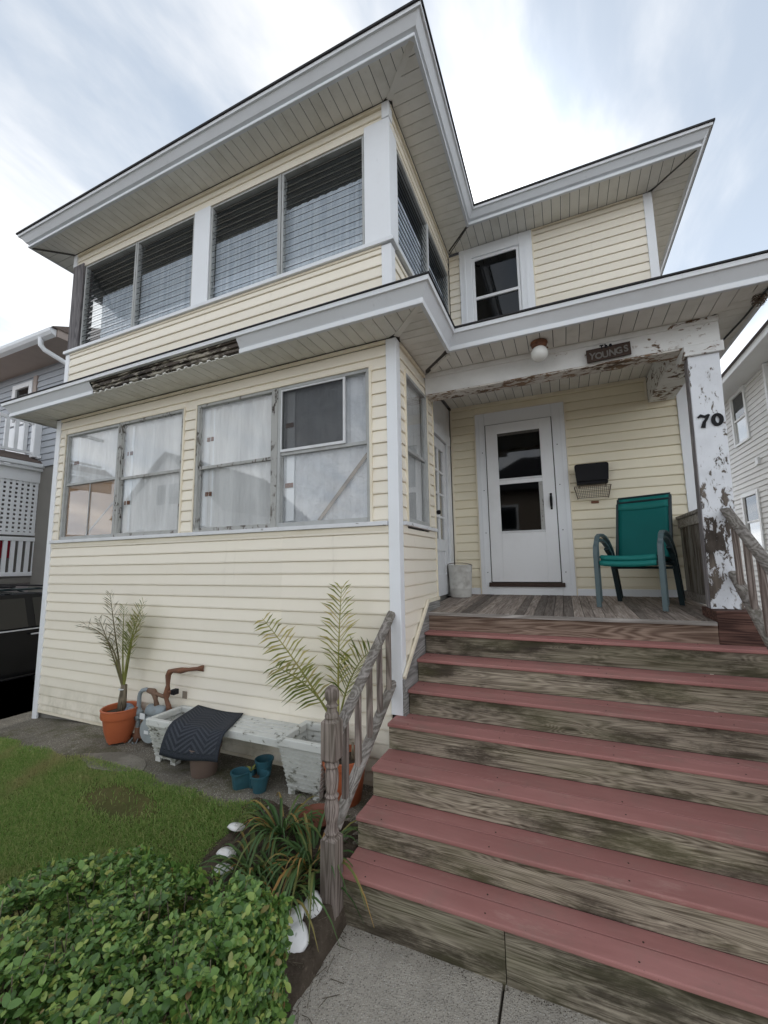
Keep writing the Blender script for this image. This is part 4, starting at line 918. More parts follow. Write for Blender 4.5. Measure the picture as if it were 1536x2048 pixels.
# ------------------------------------------------------------------ things along the front wall
def pot(name, prof, c, mat, par, n=32, mats=None):
    return smooth_auto(MB().lathe(prof, c, n, cap=False).build(name, mat, par))
def frond(par, base, tip, sag, nl, ll, mat, start=.25, side=None, w=.011, droop=.3, lift=.5):
    """palm frond: curved rachis with two rows of leaflets"""
    base, tip = Vector(base), Vector(tip); mid = (base+tip)/2+Vector(sag); mb = MB(); N = 26; P = []
    for i in range(N+1):
        t = i/N; P.append(base*(1-t)**2+mid*2*t*(1-t)+tip*t*t)
    mb.tube(P, [.009*(1-i/N)**.8+.0015 for i in range(N+1)], 5)
    sd_ = Vector(side) if side else (tip-base).cross(Vector((0, 1, 0)))
    sd_.normalize()
    for k in range(nl):
        t = start+(1-start)*(k+.5)/nl; i = min(N-1, int(t*N)); p = P[i].lerp(P[i+1], t*N-i); d = (P[i+1]-P[i]).normalized()
        for s in (-1, 1):
            L = ll*(.55+.6*math.sin(math.pi*min(1, (t-start)/(1-start)*.9+.12)))*random.uniform(.8, 1.1)
            dirv = (sd_*s*random.uniform(.75, .95)+d*random.uniform(lift*.8, lift*1.3)+Vector((0, random.uniform(-.25, .05), 0))).normalized()
            e = p+dirv*L+Vector((0, 0, -droop*L*random.uniform(.3, 1))); md = p+dirv*L*.5+Vector((0, 0, .02*L))
            wv = d.cross(dirv).normalized(); wv = (d*.9+wv*.3).normalized()*w/2
            mb.add([p-wv*.5, p+wv*.5, md+wv, md-wv, e], [(0, 1, 2, 3), (3, 2, 4)])
    return mb.build('frond', mat, par)
gp = .135
PA = thing('potted_palm', (-3.0, -.21, gp), 'small wilting palm in a terracotta pot left of the gas meter', 'potted plant')
c = (-3.0, -.21, gp); pot('pot', [(.0, .03), (.098, .03), (.104, .022), (.135, .12), (.152, .225), (.155, .245), (.170, .250), (.174, .262), (.174, .325), (.180, .332), (.172, .340), (.158, .335), (.150, .26), (0, .26)], c, 'terracotta', PA)
for k in range(3):
    a = k*2.09+.3; bx('pot_foot', 'terracotta', PA, c[0]+.07*math.cos(a)-.016, c[0]+.07*math.cos(a)+.016, c[1]+.07*math.sin(a)-.016, c[1]+.07*math.sin(a)+.016, gp-.005, gp+.03)
MB().lathe([(0, .300), (.10, .296), (.160, .285)], c, 20, cap=False).build('potting_soil', 'soil', PA)
MB().tube([(-3.0, -.20, gp+.28), (-2.995, -.20, gp+.40), (-2.99, -.195, gp+.55)], [.042, .038, .028], 10).build('trunk', 'stem', PA, True)
MB().lathe([(.032, .505), (.034, .51), (.032, .515)], c, 12).build('tie', 'label_white', PA)
for tip, sag, dry in (((-3.30, -.20, 1.61), (-.05, 0, .10), 1), ((-3.72, -.25, 1.24), (.20, 0, .36), 1), ((-2.72, -.22, 1.40), (-.12, 0, .08), 0), ((-2.84, -.14, 1.52), (-.08, -.02, .04), 0), ((-3.16, -.13, 1.46), (-.03, 0, .04), 0), ((-3.40, -.24, 1.34), (.0, 0, .06), 1), ((-2.98, -.12, 1.36), (.02, 0, .04), 0), ((-3.24, -.2, 1.12), (-.02, 0, .06), 0)):
    frond(PA, (-2.995, -.197, gp+.50), tip, sag, 19, .16, 'palm_leaf_dry' if dry else 'palm_leaf', .36, (1, 0, .1), .018, .1, .8)
PB = thing('potted_palm', (-.37, -.26, gp), 'yellowing feathery palm in a round red pot behind the stair railing', 'potted plant')
c = (-.37, -.26, gp); pot('pot', [(.0, .0), (.115, .0), (.12, .006), (.150, .20), (.158, .262), (.170, .265), (.174, .275), (.172, .318), (.166, .322), (.158, .316), (.146, .25), (0, .25)], c, 'terracotta', PB)
MB().lathe([(0, .285), (.10, .28), (.155, .272)], c, 20, cap=False).build('potting_soil', 'soil', PB)
MB().tube([(-.38, -.25, gp+.27), (-.40, -.25, gp+.38), (-.44, -.25, gp+.50)], [.03, .026, .02], 10).build('trunk', 'stem', PB, True)
MB().tube([(-.31, -.24, gp+.27), (-.32, -.23, gp+.40)], [.016, .010], 8).build('stub', 'stem', PB, True)
for tip, sag, nl, ll, lift in (((-1.17, -.27, 1.43), (.02, 0, .06), 19, .21, .25), ((-.42, -.22, 1.70), (-.03, 0, 0), 22, .22, .75), ((-1.02, -.30, 1.05), (.10, 0, .14), 16, .22, .2), ((-.17, -.20, 1.22), (-.10, 0, .12), 18, .24, .8)):
    frond(PB, (-.43, -.25, gp+.47), tip, sag, nl, ll, 'palm_leaf_yellow' if tip[2] > 1.3 else 'palm_leaf', .3, (.8, 0, .5) if tip[0] < -.9 else (1, 0, .1), .019, .22, lift)

GM = thing('gas_meter', (-2.68, -.14, gp), 'grey gas meter with rusty brown pipes against the cream siding', 'gas meter')
y = -.13
MB().tube([(-2.84, y, gp-.02), (-2.84, y, .33), (-2.84, y, .56), (-2.83, y, .60), (-2.80, y, .63), (-2.75, y, .645), (-2.70, y, .642)], .020, 10).build('riser_pipe', 'pipe_gray', GM, True)
mb = MB(); mb.lathe([(.034, .14), (.036, .20), (.026, .21), (.030, .26), (.022, .27)], (-2.84, y, 0), 10); mb.tube([(-2.92, y, .185), (-2.76, y, .185)], .018, 8); mb.build('shut_off_valve', 'rust', GM, True)
mb = MB(); mb.tube([(-2.80, y-.02, .17), (-2.79, y-.06, .12), (-2.80, y-.08, .16)], .006, 6); mb.tube([(-2.88, y-.02, .17), (-2.885, y-.06, .13)], .006, 6); mb.build('lock_wire', 'pipe_gray', GM)
mb = MB(); mb.tube([(-2.90, y-.005, .40), (-2.94, y-.01, .41), (-2.975, y-.015, .41)], [.03, .05, .05], 14); mb.build('regulator_neck', 'pipe_gray', GM, True)
smooth_auto(MB().lathe([(.0, -.03), (.05, -.028), (.078, -.010), (.082, 0), (.078, .010), (.05, .03), (.03, .05), (0, .052)], n=20, cap=False).build('regulator', 'glove_blue', GM)).matrix_basis = Matrix.Translation((-2.99, y-.03, .41)) @ Matrix.Rotation(rad(70), 4, 'Y') @ Matrix.Rotation(rad(25), 4, 'X')
mb = MB(); mb.tube([(-2.80, y, .41), (-2.89, y, .41)], .032, 10); mb.box(-2.872, -2.808, y-.03, y+.03, .35, .385); mb.tube([(-2.84, y, .34), (-2.84, y, .45)], .028, 10); mb.build('pipe_tee', 'pipe_gray', GM, True)
mb = MB(); mb.tube([(-2.71, y, .64), (-2.64, y, .635), (-2.61, y, .61), (-2.60, y, .56), (-2.58, y, .50)], [.024, .032, .030, .019, .026], 10); mb.tube([(-2.64, y, .625), (-2.46, y, .60)], .018, 8); mb.build('union_elbow', 'pipe_brown', GM, True)
mb = MB(); mb.tube([(-2.40, y, .48), (-2.42, y, .53), (-2.45, y, .58), (-2.445, y, .64), (-2.44, y, .72), (-2.44, y, .81), (-2.42, y, .845), (-2.38, y, .86), (-2.30, y+.03, .862), (-2.24, y+.06, .868), (-2.16, y+.10, .875), (-2.10, -.005, .88)], [.028, .022, .019, .034, .018, .027, .030, .020, .030, .019, .019, .034], 10); mb.tube([(-2.44, y, .66), (-2.36, y, .66)], .014, 8); mb.build('outlet_pipe', 'rust', GM, True)
bx('pipe_cap', 'black_metal', GM, -2.365, -2.315, y-.03, y+.03, .64, .69, .006)
bx('outlet_tag', 'cardboard', GM, -2.36, -2.30, -.022, -.019, .57, .64)
mb = MB(); mb.box(-2.72, -2.40, y-.05, y+.07, .18, .42); mb.build('meter_body', 'meter_gray', GM, bevel=.03)
smooth_auto(MB().lathe([(.0, -.015), (.11, -.012), (.122, 0), (.11, .02), (0, .03)], n=26, cap=False).build('meter_cover', 'meter_gray', GM)).matrix_basis = Matrix.Translation((-2.60, y-.055, .29)) @ Matrix.Rotation(rad(90), 4, 'X')
mb = MB(); mb.lathe([(.045, -.12), (.06, -.115), (.06, .115), (.045, .12)], n=18); mb.build('index_housing', 'pipe_gray', GM, True).matrix_basis = Matrix.Translation((-2.56, y, .455)) @ Matrix.Rotation(rad(90), 4, 'Y')
bx('index_label', 'label_white', GM, -2.73, -2.66, y-.068, y-.064, .385, .44); bx('index_label', 'label_white', GM, -2.635, -2.575, y-.086, y-.083, .265, .295)

def square_planter(label, x0, x1, y0, y1, z0, z1, nl):
    E_ = thing('square_planter', ((x0+x1)/2, (y0+y1)/2, z0), label, 'planter', 'white slatted plastic planters joined by the bench')
    ins = .055; h = z1-.06-z0-.035; t = .010
    for i in range(nl):   # stacked lapped courses, each stepping out a little
        a, b = i/nl, (i+.93)/nl; e0 = ins*(1-a)+.004; e1 = ins*(1-b)-.004
        q = lambda e, z: [(x0+e, y0+e, z), (x1-e, y0+e, z), (x1-e, y1-e, z), (x0+e, y1-e, z)]
        za, zb = z0+.035+h*a, z0+.035+h*b
        vs = q(e0, za)+q(e1, zb)+q(e0+.02, za)+q(e1+.02, zb)
        fs = [(k, (k+1) % 4, 4+(k+1) % 4, 4+k) for k in range(4)]+[(8+(k+1) % 4, 8+k, 12+k, 12+(k+1) % 4) for k in range(4)]+[((k+1) % 4, k, 8+k, 8+(k+1) % 4) for k in range(4)]+[(4+k, 4+(k+1) % 4, 12+(k+1) % 4, 12+k) for k in range(4)]
        MB().add(vs, fs).build('slat_course', 'planter_plastic', E_)
    mb = MB(); r = .035
    for a in ((x0-.012, x1+.012, y0-.012, y0+r), (x0-.012, x1+.012, y1-r, y1+.012), (x0-.012, x0+r, y0+r, y1-r), (x1-r, x1+.012, y0+r, y1-r)): mb.box(a[0], a[1], a[2], a[3], z1-.06, z1)
    mb.build('rim', 'planter_plastic', E_, bevel=.008)
    for px in (x0+ins, x1-ins-.06):
        for py in (y0+ins, y1-ins-.06): bx('foot', 'planter_plastic', E_, px, px+.06, py, py+.06, z0-.02, z0+.04)
    bx('liner', 'planter_plastic', E_, x0+.07, x1-.07, y0+.07, y1-.07, z0+.04, z0+.10)
square_planter('white slatted plastic planter left of the bench, half covered by the black mat', -2.33, -1.97, -.415, -.04, gp, .515, 8)
square_planter('white slatted plastic planter with black streaks right of the bench', -.875, -.485, -.405, -.03, gp, .555, 9)
BN = thing('bench', (-1.4, -.21, .5), 'white slatted plastic bench seat spanning the two square planters', 'bench')
for i in range(5):
    y0 = -.335+i*.061
    bx('seat_slat', 'planter_plastic', BN, -1.975, -.86, y0+.004, y0+.056, .487, .515, .006)
bx('front_apron', 'planter_plastic', BN, -1.972, -.862, -.362, -.333, .455, .517, .006); bx('back_apron', 'planter_plastic', BN, -1.972, -.862, -.028, -.012, .455, .51, .004)
for x in (-1.9, -1.4, -.93): bx('cross_rib', 'planter_plastic', BN, x, x+.02, -.33, -.03, .46, .486)
# rubber door mat thrown over the planter and bench
n1, n2 = 26, 34; vs = []; uv = []
for j in range(n2+1):
    v = j/n2
    if v < .62: t = v/.62; L, R_ = Vector((-2.13, -.035, .530)).lerp(Vector((-1.985, -.425, .528)), t), Vector((-1.56, -.035, .528)).lerp(Vector((-1.40, -.40, .524)), t); b = 0
    else:
        t = (v-.62)/.38; a = t*1.35; L = Vector((-1.985, -.425, .528))+Vector((-.055*t, -.085*math.sin(min(1.35, a)), -.255*(1-math.cos(a*.95))-.06*t)); R_ = Vector((-1.40, -.40, .524))+Vector((.0, -.095*math.sin(min(1.35, a)), -.24*(1-math.cos(a*.95))-.04*t))
    for i in range(n1+1):
        u = i/n1; p = L.lerp(R_, u); p.z += .010*math.sin(u*5+v*3)*(.3+v)-.018*math.sin(math.pi*u)*(1-v); vs.append(p); uv.append((u, v))
mb = MB().add(vs, [(j*(n1+1)+i, j*(n1+1)+i+1, (j+1)*(n1+1)+i+1, (j+1)*(n1+1)+i) for j in range(n2) for i in range(n1)])
dm = mb.build('door_mat', 'mat_rubber', None, True); tag(dm, 'black ribbed rubber door mat draped over the planter and bench', 'door mat')
ul = dm.data.uv_layers.new(name='UVMap')
for lp in dm.data.loops: ul.data[lp.index].uv = uv[lp.vertex_index]
so = dm.modifiers.new('thick', 'SOLIDIFY'); so.thickness = .009; so.offset = -1
bpt = thing('plant_pot', (-1.68, -.36, gp), 'brown plastic plant pot under the bench beneath the black mat', 'pot')
pot('pot_wall', [(0, .0), (.098, 0), (.102, .008), (.128, .20), (.138, .203), (.142, .235), (.132, .235), (.12, .19), (0, .18)], (-1.68, -.36, gp), 'brown_plastic', bpt)
TP = thing('tiered_planter', (-1.15, -.38, gp), 'teal plastic three lobed stacking planter on the gravel in front of the bench', 'planter')
cs = [(-1.235, -.42), (-1.055, -.40), (-1.135, -.275)]
def lobe(r, n=48):
    g = (sum(p[0] for p in cs)/3, sum(p[1] for p in cs)/3); o = []
    for k in range(n):
        a = 2*math.pi*k/n; best = .02
        for cx_, cy_ in cs:      # farthest hit of the ray on each round lobe
            dx, dy = cx_-g[0], cy_-g[1]; b = dx*math.cos(a)+dy*math.sin(a); disc = b*b-(dx*dx+dy*dy-r*r)
            if disc > 0: best = max(best, b+math.sqrt(disc))
        o.append((g[0]+max(best, r*.72)*math.cos(a), g[1]+max(best, r*.72)*math.sin(a)))
    return o
def lobemesh(rs, name, mat, cap=None):
    mb = MB(); n = 48; vs = []
    for r, z in rs: vs += [(x, y, z) for x, y in lobe(r)]
    fs = [(i*n+k, i*n+(k+1) % n, (i+1)*n+(k+1) % n, (i+1)*n+k) for i in range(len(rs)-1) for k in range(n)]; fs.append(tuple(range((len(rs)-1)*n, len(rs)*n)))
    return smooth_auto(mb.add(vs, fs).build(name, mat, TP))
lobemesh([(.052, gp), (.066, gp+.105), (.074, gp+.107), (.076, gp+.122), (.066, gp+.122), (.060, gp+.05)], 'lobed_bowl', 'teal_plastic')
lobemesh([(.06, gp+.06), (.058, gp+.061)], 'potting_soil', 'soil')
smooth_auto(MB().lathe([(.0, .04), (.052, .04), (.070, .155), (.077, .157), (.078, .169), (.069, .169), (.055, .07), (0, .07)], (-1.125, -.262, gp), 24, cap=False).build('raised_cup', 'teal_plastic', TP))
for k in range(4):
    a = k*1.6; p = Vector((-1.15, -.39, gp+.12)); MB().add([p, p+Vector((.025*math.cos(a), .025*math.sin(a)-.01, .03)), p+Vector((.05*math.cos(a), .05*math.sin(a), .035)), p+Vector((.025*math.cos(a)+.012, .025*math.sin(a)+.01, .03))], [(0, 1, 2, 3)]).build('seedling_leaf', 'palm_leaf', TP)
sa = thing('saucer', (-.45, -.56, gz(-.45, -.56)), 'flat terracotta saucer lying behind the strap leaved plants', 'saucer')
pot('dish', [(0, .0), (.11, 0), (.135, .022), (.138, .028), (.130, .026), (.11, .008), (0, .008)], (-.43, -.55, gz(-.43, -.55)+.012), 'terracotta_dark', sa)

# ------------------------------------------------------------------ shells edging the bed
def shell(label, x, y, rz, tilt, s, name='seashell'):
    mb = MB(); n, mrad = 30, 7; vs = [(.0, 0, .026)]
    for j in range(1, mrad+1):
        r = j/mrad
        for k in range(n):
            a = 2*math.pi*k/n; c_ = math.cos(a)
            rx = .066*c_*r; ry = .062*math.sin(a)*r*(1-.30*max(0, -c_)**.8*(1 if c_ < 0 else 0))*(1+.06*c_)
            vs.append((rx-.012*(1-r), ry, .026*(1-r*r)**.7+.0022*math.sin(j*4.2)*(r > .3)))
    fs = [(0, 1+k, 1+(k+1) % n) for k in range(n)]
    for j in range(mrad-1): fs += [(1+j*n+k, 1+(j+1)*n+k, 1+(j+1)*n+(k+1) % n, 1+j*n+(k+1) % n) for k in range(n)]
    mb.add(vs, fs); o = mb.build(name, 'shell', None, True); o.location = (x, y, gz(x, y)+.022); o.rotation_euler = (tilt[0], tilt[1], rz); o.scale = (s*1.15, s*1.15, s*1.15)
    so = o.modifiers.new('thick', 'SOLIDIFY'); so.thickness = .006
    tag(o, label, 'seashell', 'large white shells edging the flower bed')
shell('white clam shell at the far edge of the bed by the lawn', -.92, -.79, 2.2, (.2, .25), .9)
shell('pinkish white clam shell leaning on another by the hedge', -.85, -.94, 2.4, (.2, .2), 1.0)
shell('white clam shell nearest the hedge top at the lawn side', -.80, -1.02, 1.9, (.1, .3), .95)
shell('pale pink clam shell against the newel post base', -.150, -1.03, -1.3, (.2, .6), .85)
shell('white clam shell tucked behind the largest bright shell', -.215, -1.10, -1.9, (.0, .45), .80)
shell('largest bright white clam shell lying beside the front walk', -.150, -1.175, -1.4, (.0, .5), .95)
shell('small white clam shell half hidden by the hedge corner', -.30, -1.20, -1.0, (.2, .6), .75)

# ------------------------------------------------------------------ plants
def strap(mb, b, d, L, lean, w):
    N = 7; P = []
    for i in range(N+1):
        t = i/N; P.append(Vector(b)+Vector(d)*(L*lean*t)+Vector((0, 0, L*(t*(1.0-lean*.35)-lean*.95*t*t*t*1.0))))
    sd_ = Vector((-d[1], d[0], 0)); vs = []
    for i, p in enumerate(P):
        ww = w*math.sin(math.pi*(.18+.80*i/N))**.7; vs += [p-sd_*ww/2, p+Vector((0, 0, -ww*.22)), p+sd_*ww/2]
    mb.add(vs, [(3*i+k, 3*i+k+1, 3*i+4+k, 3*i+3+k) for i in range(N) for k in range(2)])
lily_lab = ['tuft of strap leaved daylily at the back of the bed by the saucer', 'large tuft of strap leaved daylily in front of the newel post', 'tuft of strap leaved daylily with orange tips at the lawn side of the bed', 'drooping tuft of strap leaved daylily nearest the shells']
for q, (x, y, n, L) in enumerate(((-.60, -.72, 66, .42), (-.28, -.84, 74, .46), (-.62, -.98, 62, .38), (-.36, -1.04, 62, .40))):
    E_ = thing('daylily', (x, y, gz(x, y)), lily_lab[q], 'plant', 'daylily tufts in the flower bed')
    for k in range(n):
        a = random.uniform(0, 2*math.pi); rr = random.uniform(0, .09); mb = MB()
        b = (x+rr*math.cos(a), y+rr*math.sin(a), gz(x, y)); a2 = a+random.uniform(-.5, .5)
        strap(mb, b, (math.cos(a2), math.sin(a2), 0), L*random.uniform(.6, 1.15), random.uniform(.45, .95), random.uniform(.012, .019)); mb.build('leaf', 'lily_leaf', E_, True)
# clipped hedge in the foreground
HG = thing('hedge', (-.9, -2.1, -.12), 'clipped broadleaf evergreen hedge filling the lower left foreground', 'hedge')
def htop(x, y):
    h = .47-.17*min(1, max(0, (-x-.75)/.9))
    return h+.035*math.sin(x*5.1+y*3)+.025*math.sin(x*11+1.3)*math.sin(y*9)
def leafshape(L=1., w=.60):
    P = [(0, 0), (.22, .36), (.5, .5), (.78, .36), (1., 0)]; vs = []
    for t, hw in P: vs += [(t*L, -hw*w*L, .10*L*hw-.16*t*t*L), (t*L, 0, -.16*t*t*L), (t*L, hw*w*L, .10*L*hw-.16*t*t*L)]
    fs = []
    for i in range(4):
        for k in range(2):
            q = (3*i+k, 3*i+3+k, 3*i+4+k, 3*i+1+k)
            fs.append(q)
    return np.array(vs), fs
LV, LF = leafshape()
hx0, hx1, hy0, hy1 = -2.5, .05, -2.75, -1.52
lst = []
def addshoot(p, nrm, n, s):
    ph = random.uniform(0, 6.28); nrm = Vector(nrm).normalized(); ax = nrm.orthogonal().normalized(); ay = nrm.cross(ax)
    for k in range(n):
        a = ph+k*2.4; el = random.uniform(.05, .75)
        d = (ax*math.cos(a)+ay*math.sin(a))*math.cos(el)+nrm*math.sin(el)
        q = Vector(p)-nrm*(k*.006)
        sdv = nrm.cross(d).normalized(); up = d.cross(sdv)
        M_ = Matrix((d, sdv, up)).transposed().to_4x4(); M_ = M_ @ Matrix.Rotation(random.uniform(-.5, .5), 4, 'X'); M_.translation = q
        lst.append((M_, s*random.uniform(.5, 1.3)))
for i in range(6800):
    x = random.uniform(hx0, hx1); y = random.uniform(hy0, hy1)
    if y > -1.52-.45*min(1, max(0, (-x-.8)/.8)): continue
    z = htop(x, y); e = min(1, (hx1-x)/.08, (hy1-y)/.08)
    if math.sin(x*7.3+1.1)*math.sin(y*8.1+x*2.)+.5*math.sin(x*17.)*math.sin(y*15.+.7) > .38: z -= random.uniform(.03, .17)
    z -= .05*(1-e)**2+(abs(random.gauss(0, .028)))+(random.random() < .3)*random.uniform(0, .12)
    addshoot((x, y, z), (random.uniform(-.45, .45)+(1-e)*.6, random.uniform(-.45, .45), 1), random.choice((5, 6, 7)), random.uniform(.022, .038))
for i in range(2400):      # right end
    y = random.uniform(hy0, hy1); z = random.uniform(-.10, .45); x = hx1-abs(random.gauss(0, .025)); addshoot((x, y, z), (1, random.uniform(-.5, .5), random.uniform(-.2, .7)), 6, random.uniform(.022, .037))
for i in range(2200):      # far side towards the lawn
    x = random.uniform(hx0, hx1); z = random.uniform(-.05, .45); y = -1.52-.45*min(1, max(0, (-x-.8)/.8))-abs(random.gauss(0, .03)); z = min(z, htop(x, y)); addshoot((x, y, z), (random.uniform(-.5, .5), 1, random.uniform(-.1, .7)), 5, random.uniform(.022, .035))
cw = Vector((1.2459, -3.1746, 1.883)); lst.sort(key=lambda t: (t[0].translation-cw).length/t[1])
inview = []
for i, (M_, s) in enumerate(lst):
    d = M_.translation-cw; zf = d.dot(CF)
    if zf > .2 and abs(d.dot(CR)/zf) < .90 and -d.dot(CU)/zf < 1.21 and M_.translation.z > htop(M_.translation.x, M_.translation.y)-.07: inview.append(i)
    if len(inview) >= 280: break
lm = bpy.data.meshes.new('leaf'); lm.from_pydata([tuple(v) for v in LV], [], LF); lm.materials.append(MAT['hedge_leaf_single']); lm.polygons.foreach_set('use_smooth', [True]*len(lm.polygons))
for i in inview:
    M_, s = lst[i]; o = bpy.data.objects.new('leaf', lm); COL.objects.link(o); attach(o, HG); o.matrix_basis = M_ @ Matrix.Scale(s, 4)
sel = set(inview); rest = [t for i, t in enumerate(lst) if i not in sel]
MA = np.array([np.array(M_ @ Matrix.Scale(s, 4)) for M_, s in rest]); V1 = np.concatenate([LV, np.ones((len(LV), 1))], 1)
AV = np.einsum('nij,kj->nki', MA, V1)[:, :, :3].reshape(-1, 3)
AF = (np.array(LF)[None]+np.arange(len(rest))[:, None, None]*len(LV)).reshape(-1, 4)
def bulk(name, V, Fq, mat, par, smooth=True):
    me = bpy.data.meshes.new(name); me.vertices.add(len(V)); me.vertices.foreach_set('co', V.astype(np.float32).ravel())
    k = Fq.shape[1]; me.loops.add(Fq.size); me.loops.foreach_set('vertex_index', Fq.astype(np.int32).ravel()); me.polygons.add(len(Fq))
    me.polygons.foreach_set('loop_start', np.arange(0, Fq.size, k, dtype=np.int32))
    me.update(calc_edges=True)
    if smooth: me.polygons.foreach_set('use_smooth', [True]*len(Fq))
    me.materials.append(MAT[mat]); o = bpy.data.objects.new(name, me); COL.objects.link(o)
    if par: attach(o, par)
    return o
tag(bulk('foliage', AV, AF, 'hedge_leaf', HG), kind='stuff')
mb = MB()
for i in range(420):
    x = random.uniform(hx0+.1, hx1-.05); y = random.uniform(hy0+.1, hy1-.1-.45*min(1, max(0, (-x-.8)/.8))); t = htop(x, y)
    p = Vector((x, y, -.13)); mb.tube([p, p+Vector((random.uniform(-.05, .05), random.uniform(-.05, .05), (t+.1)*.6)), p+Vector((random.uniform(-.1, .1), random.uniform(-.1, .1), t+.12+random.uniform(-.02, .035)))], [.006, .004, .002], 4, False)
tag(mb.build('twigs', 'stem', HG), kind='stuff')
# lawn blades
def blades(n, x0, x1, y0, y1, h0, h1, maskf, w=.0022):
    x = rng.uniform(x0, x1, n); y = rng.uniform(y0, y1, n); k = maskf(x, y); x, y = x[k], y[k]; n = len(x)
    t = np.clip((-y-.55)/.95, 0, 1); t = t*t*(3-2*t); hh = .13-.08*np.clip((-x-3.7)/1.2, 0, 1); z = hh*(1-t)-.13*t
    a = rng.uniform(0, 2*np.pi, n); L = rng.uniform(h0, h1, n)*np.where(rng.uniform(0, 1, n) < .06, 1.7, 1.); le = rng.uniform(.3, 1.1, n); dx, dy = np.cos(a), np.sin(a)
    ws = rng.uniform(.7, 1.4, n)*w; b = rng.uniform(0, 2*np.pi, n); sx, sy = np.cos(b)*ws, np.sin(b)*ws
    mx, my, mz = x+dx*L*le*.3, y+dy*L*le*.3, z+L*.55; ex, ey, ez = x+dx*L*le, y+dy*L*le, z+L*(1.05-le*.55)
    V = np.stack([np.stack([x-sx, y-sy, z], 1), np.stack([x+sx, y+sy, z], 1), np.stack([mx+sx*.8, my+sy*.8, mz], 1), np.stack([mx-sx*.8, my-sy*.8, mz], 1), np.stack([ex+sx*.15, ey+sy*.15, ez], 1), np.stack([ex-sx*.15, ey-sy*.15, ez], 1)], 1).reshape(-1, 3)
    i = np.arange(n)[:, None]*6
    return V, np.concatenate([i+np.array([[0, 1, 2, 3]]), i+np.array([[3, 2, 4, 5]])], 0)
def lawnmask(x, y):
    ed = -.60-.05*np.sin(x*3.1)-.03*np.sin(x*9.7+1); re = -.93+.06*np.sin(y*8)
    d = ((x+2.05)/.40)**2+((y+.84)/.12)**2          # worn bare patch
    bare = rng.uniform(0, 1, len(x)) < np.clip(1.35-d*.7, 0, .97)
    return (y < ed-rng.exponential(.035, len(x))+.05) & (x < re) & ~bare
V, Fq = blades(150000, -4.9, -.80, -1.75, -.55, .018, .045, lawnmask); V2, F2 = blades(60000, -7., -1.2, -3.3, -1.7, .02, .045, lambda x, y: x < 9)
tag(bulk('lawn_grass', np.concatenate([V, V2]), np.concatenate([Fq, F2+len(V)]), 'grass_blade', None, False), 'short patchy lawn grass between the hedge and the gravel', 'grass', None, 'stuff')
# dead stems and litter on the bed
mb = MB()
for i in range(530):
    x = random.uniform(-1., .0) if i < 500 else .0+abs(random.gauss(0, .07)); y = random.uniform(-1.75, -.6) if i < 500 else random.uniform(-1.9, -.95); z = gz(x, y)+.016 if x < -.035 else -.126; a = random.uniform(0, 6.28); L = random.uniform(.03, .10)
    mb.bar((x, y, z), (x+L*math.cos(a), y+L*math.sin(a), z+random.uniform(0, .02)), .002, .002)
tag(mb.build('dry_litter', 'stem'), 'dry stems and roots littering the dark flower bed soil', 'litter', None, 'stuff')

mb = MB()
for i in range(420):      # crumbs of soil spilling over the slab edge and against the steps
    if i < 280: x = -.05+abs(random.gauss(0, .055)); y = random.uniform(-2.0, -.9)
    else: x = random.uniform(-.05, 1.2)**1.0; y = -.905-abs(random.gauss(0, .025))
    r = random.uniform(.0015, .005); z = -.127 if x > -.035 else gz(x, y)+.01
    a = random.uniform(0, 6.28); P = [(x+r*math.cos(a+k*2.09), y+r*math.sin(a+k*2.09), z) for k in range(3)]
    mb.add(P+[(x, y, z+r*random.uniform(.4, 1))], [(0, 1, 3), (1, 2, 3), (2, 0, 3)])
tag(mb.build('soil_crumbs', 'soil'), 'crumbs of dark soil spilled along the edge of the front walk', 'soil', None, 'stuff')

# ------------------------------------------------------------------ neighbours
GH = thing('gray_house', (-9.5, 4, 0), 'gray sided neighbouring house with balcony and latticed side porch, far left', 'house')
XP, YG, XG = -8.8, 1.73, -8.05
bx('wall', 'core', GH, -16, XG-.02, YG+.02, 10, 0, 6.2)
siding(GH, 'siding_gray', (0, YG, 0), UX, NF, -12.5, XG, 4.0, 6.25, ((-10.06, -9.27, 5.05, 6.02),), zref=4.0, expo=.14, lip=.02)
bx('corner_trim', 'siding_gray', GH, XG, XG+.02, YG-.03, YG+.1, 0, 6.25); bx('wall', 'siding_gray', GH, XG, XG+.012, YG+.1, 10, 0, 6.25)
gw = MB()
for a in ((-10.06, -9.93, 5.05, 6.02), (-9.40, -9.27, 5.05, 6.02), (-9.93, -9.40, 5.91, 6.02), (-9.93, -9.40, 5.05, 5.13)): gw.box(a[0], a[1], YG-.05, YG+.02, a[2], a[3])
gwo = gw.build('window', 'door_white', GH, bevel=.01); bx('pane', 'glass_dark', gwo, -9.93, -9.40, YG-.01, YG, 5.13, 5.91); bx('curtain', 'curtain_dark', gwo, -9.93, -9.40, YG+.004, YG+.01, 5.13, 5.91)
bx('shutter', 'soffit_dark', GH, -9.25, -9.12, YG-.04, YG, 5.0, 6.10)
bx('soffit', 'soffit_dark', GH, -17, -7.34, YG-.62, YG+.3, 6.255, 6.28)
mb = MB(); pr = [(-.62, 6.255), (-.62, 6.40), (-.745, 6.40), (-.735, 6.34), (-.70, 6.29)]
mb.prism([(-17, YG+o, z) for o, z in pr], (9.64, 0, 0)); gt = mb.build('gutter', 'drip_metal', GH, bevel=.008)
bx('gutter_end', 'soffit_dark', GH, -7.36, -7.32, YG-.62, YG-.3, 6.25, 6.45)
MB().tube([(-7.75, YG-.68, 6.30), (-7.75, YG-.67, 6.16), (-7.72, YG-.62, 6.08), (-7.50, YG-.25, 5.86), (-7.2, YG+.2, 5.6)], .045, 10).build('downspout', 'drip_metal', GH, True)
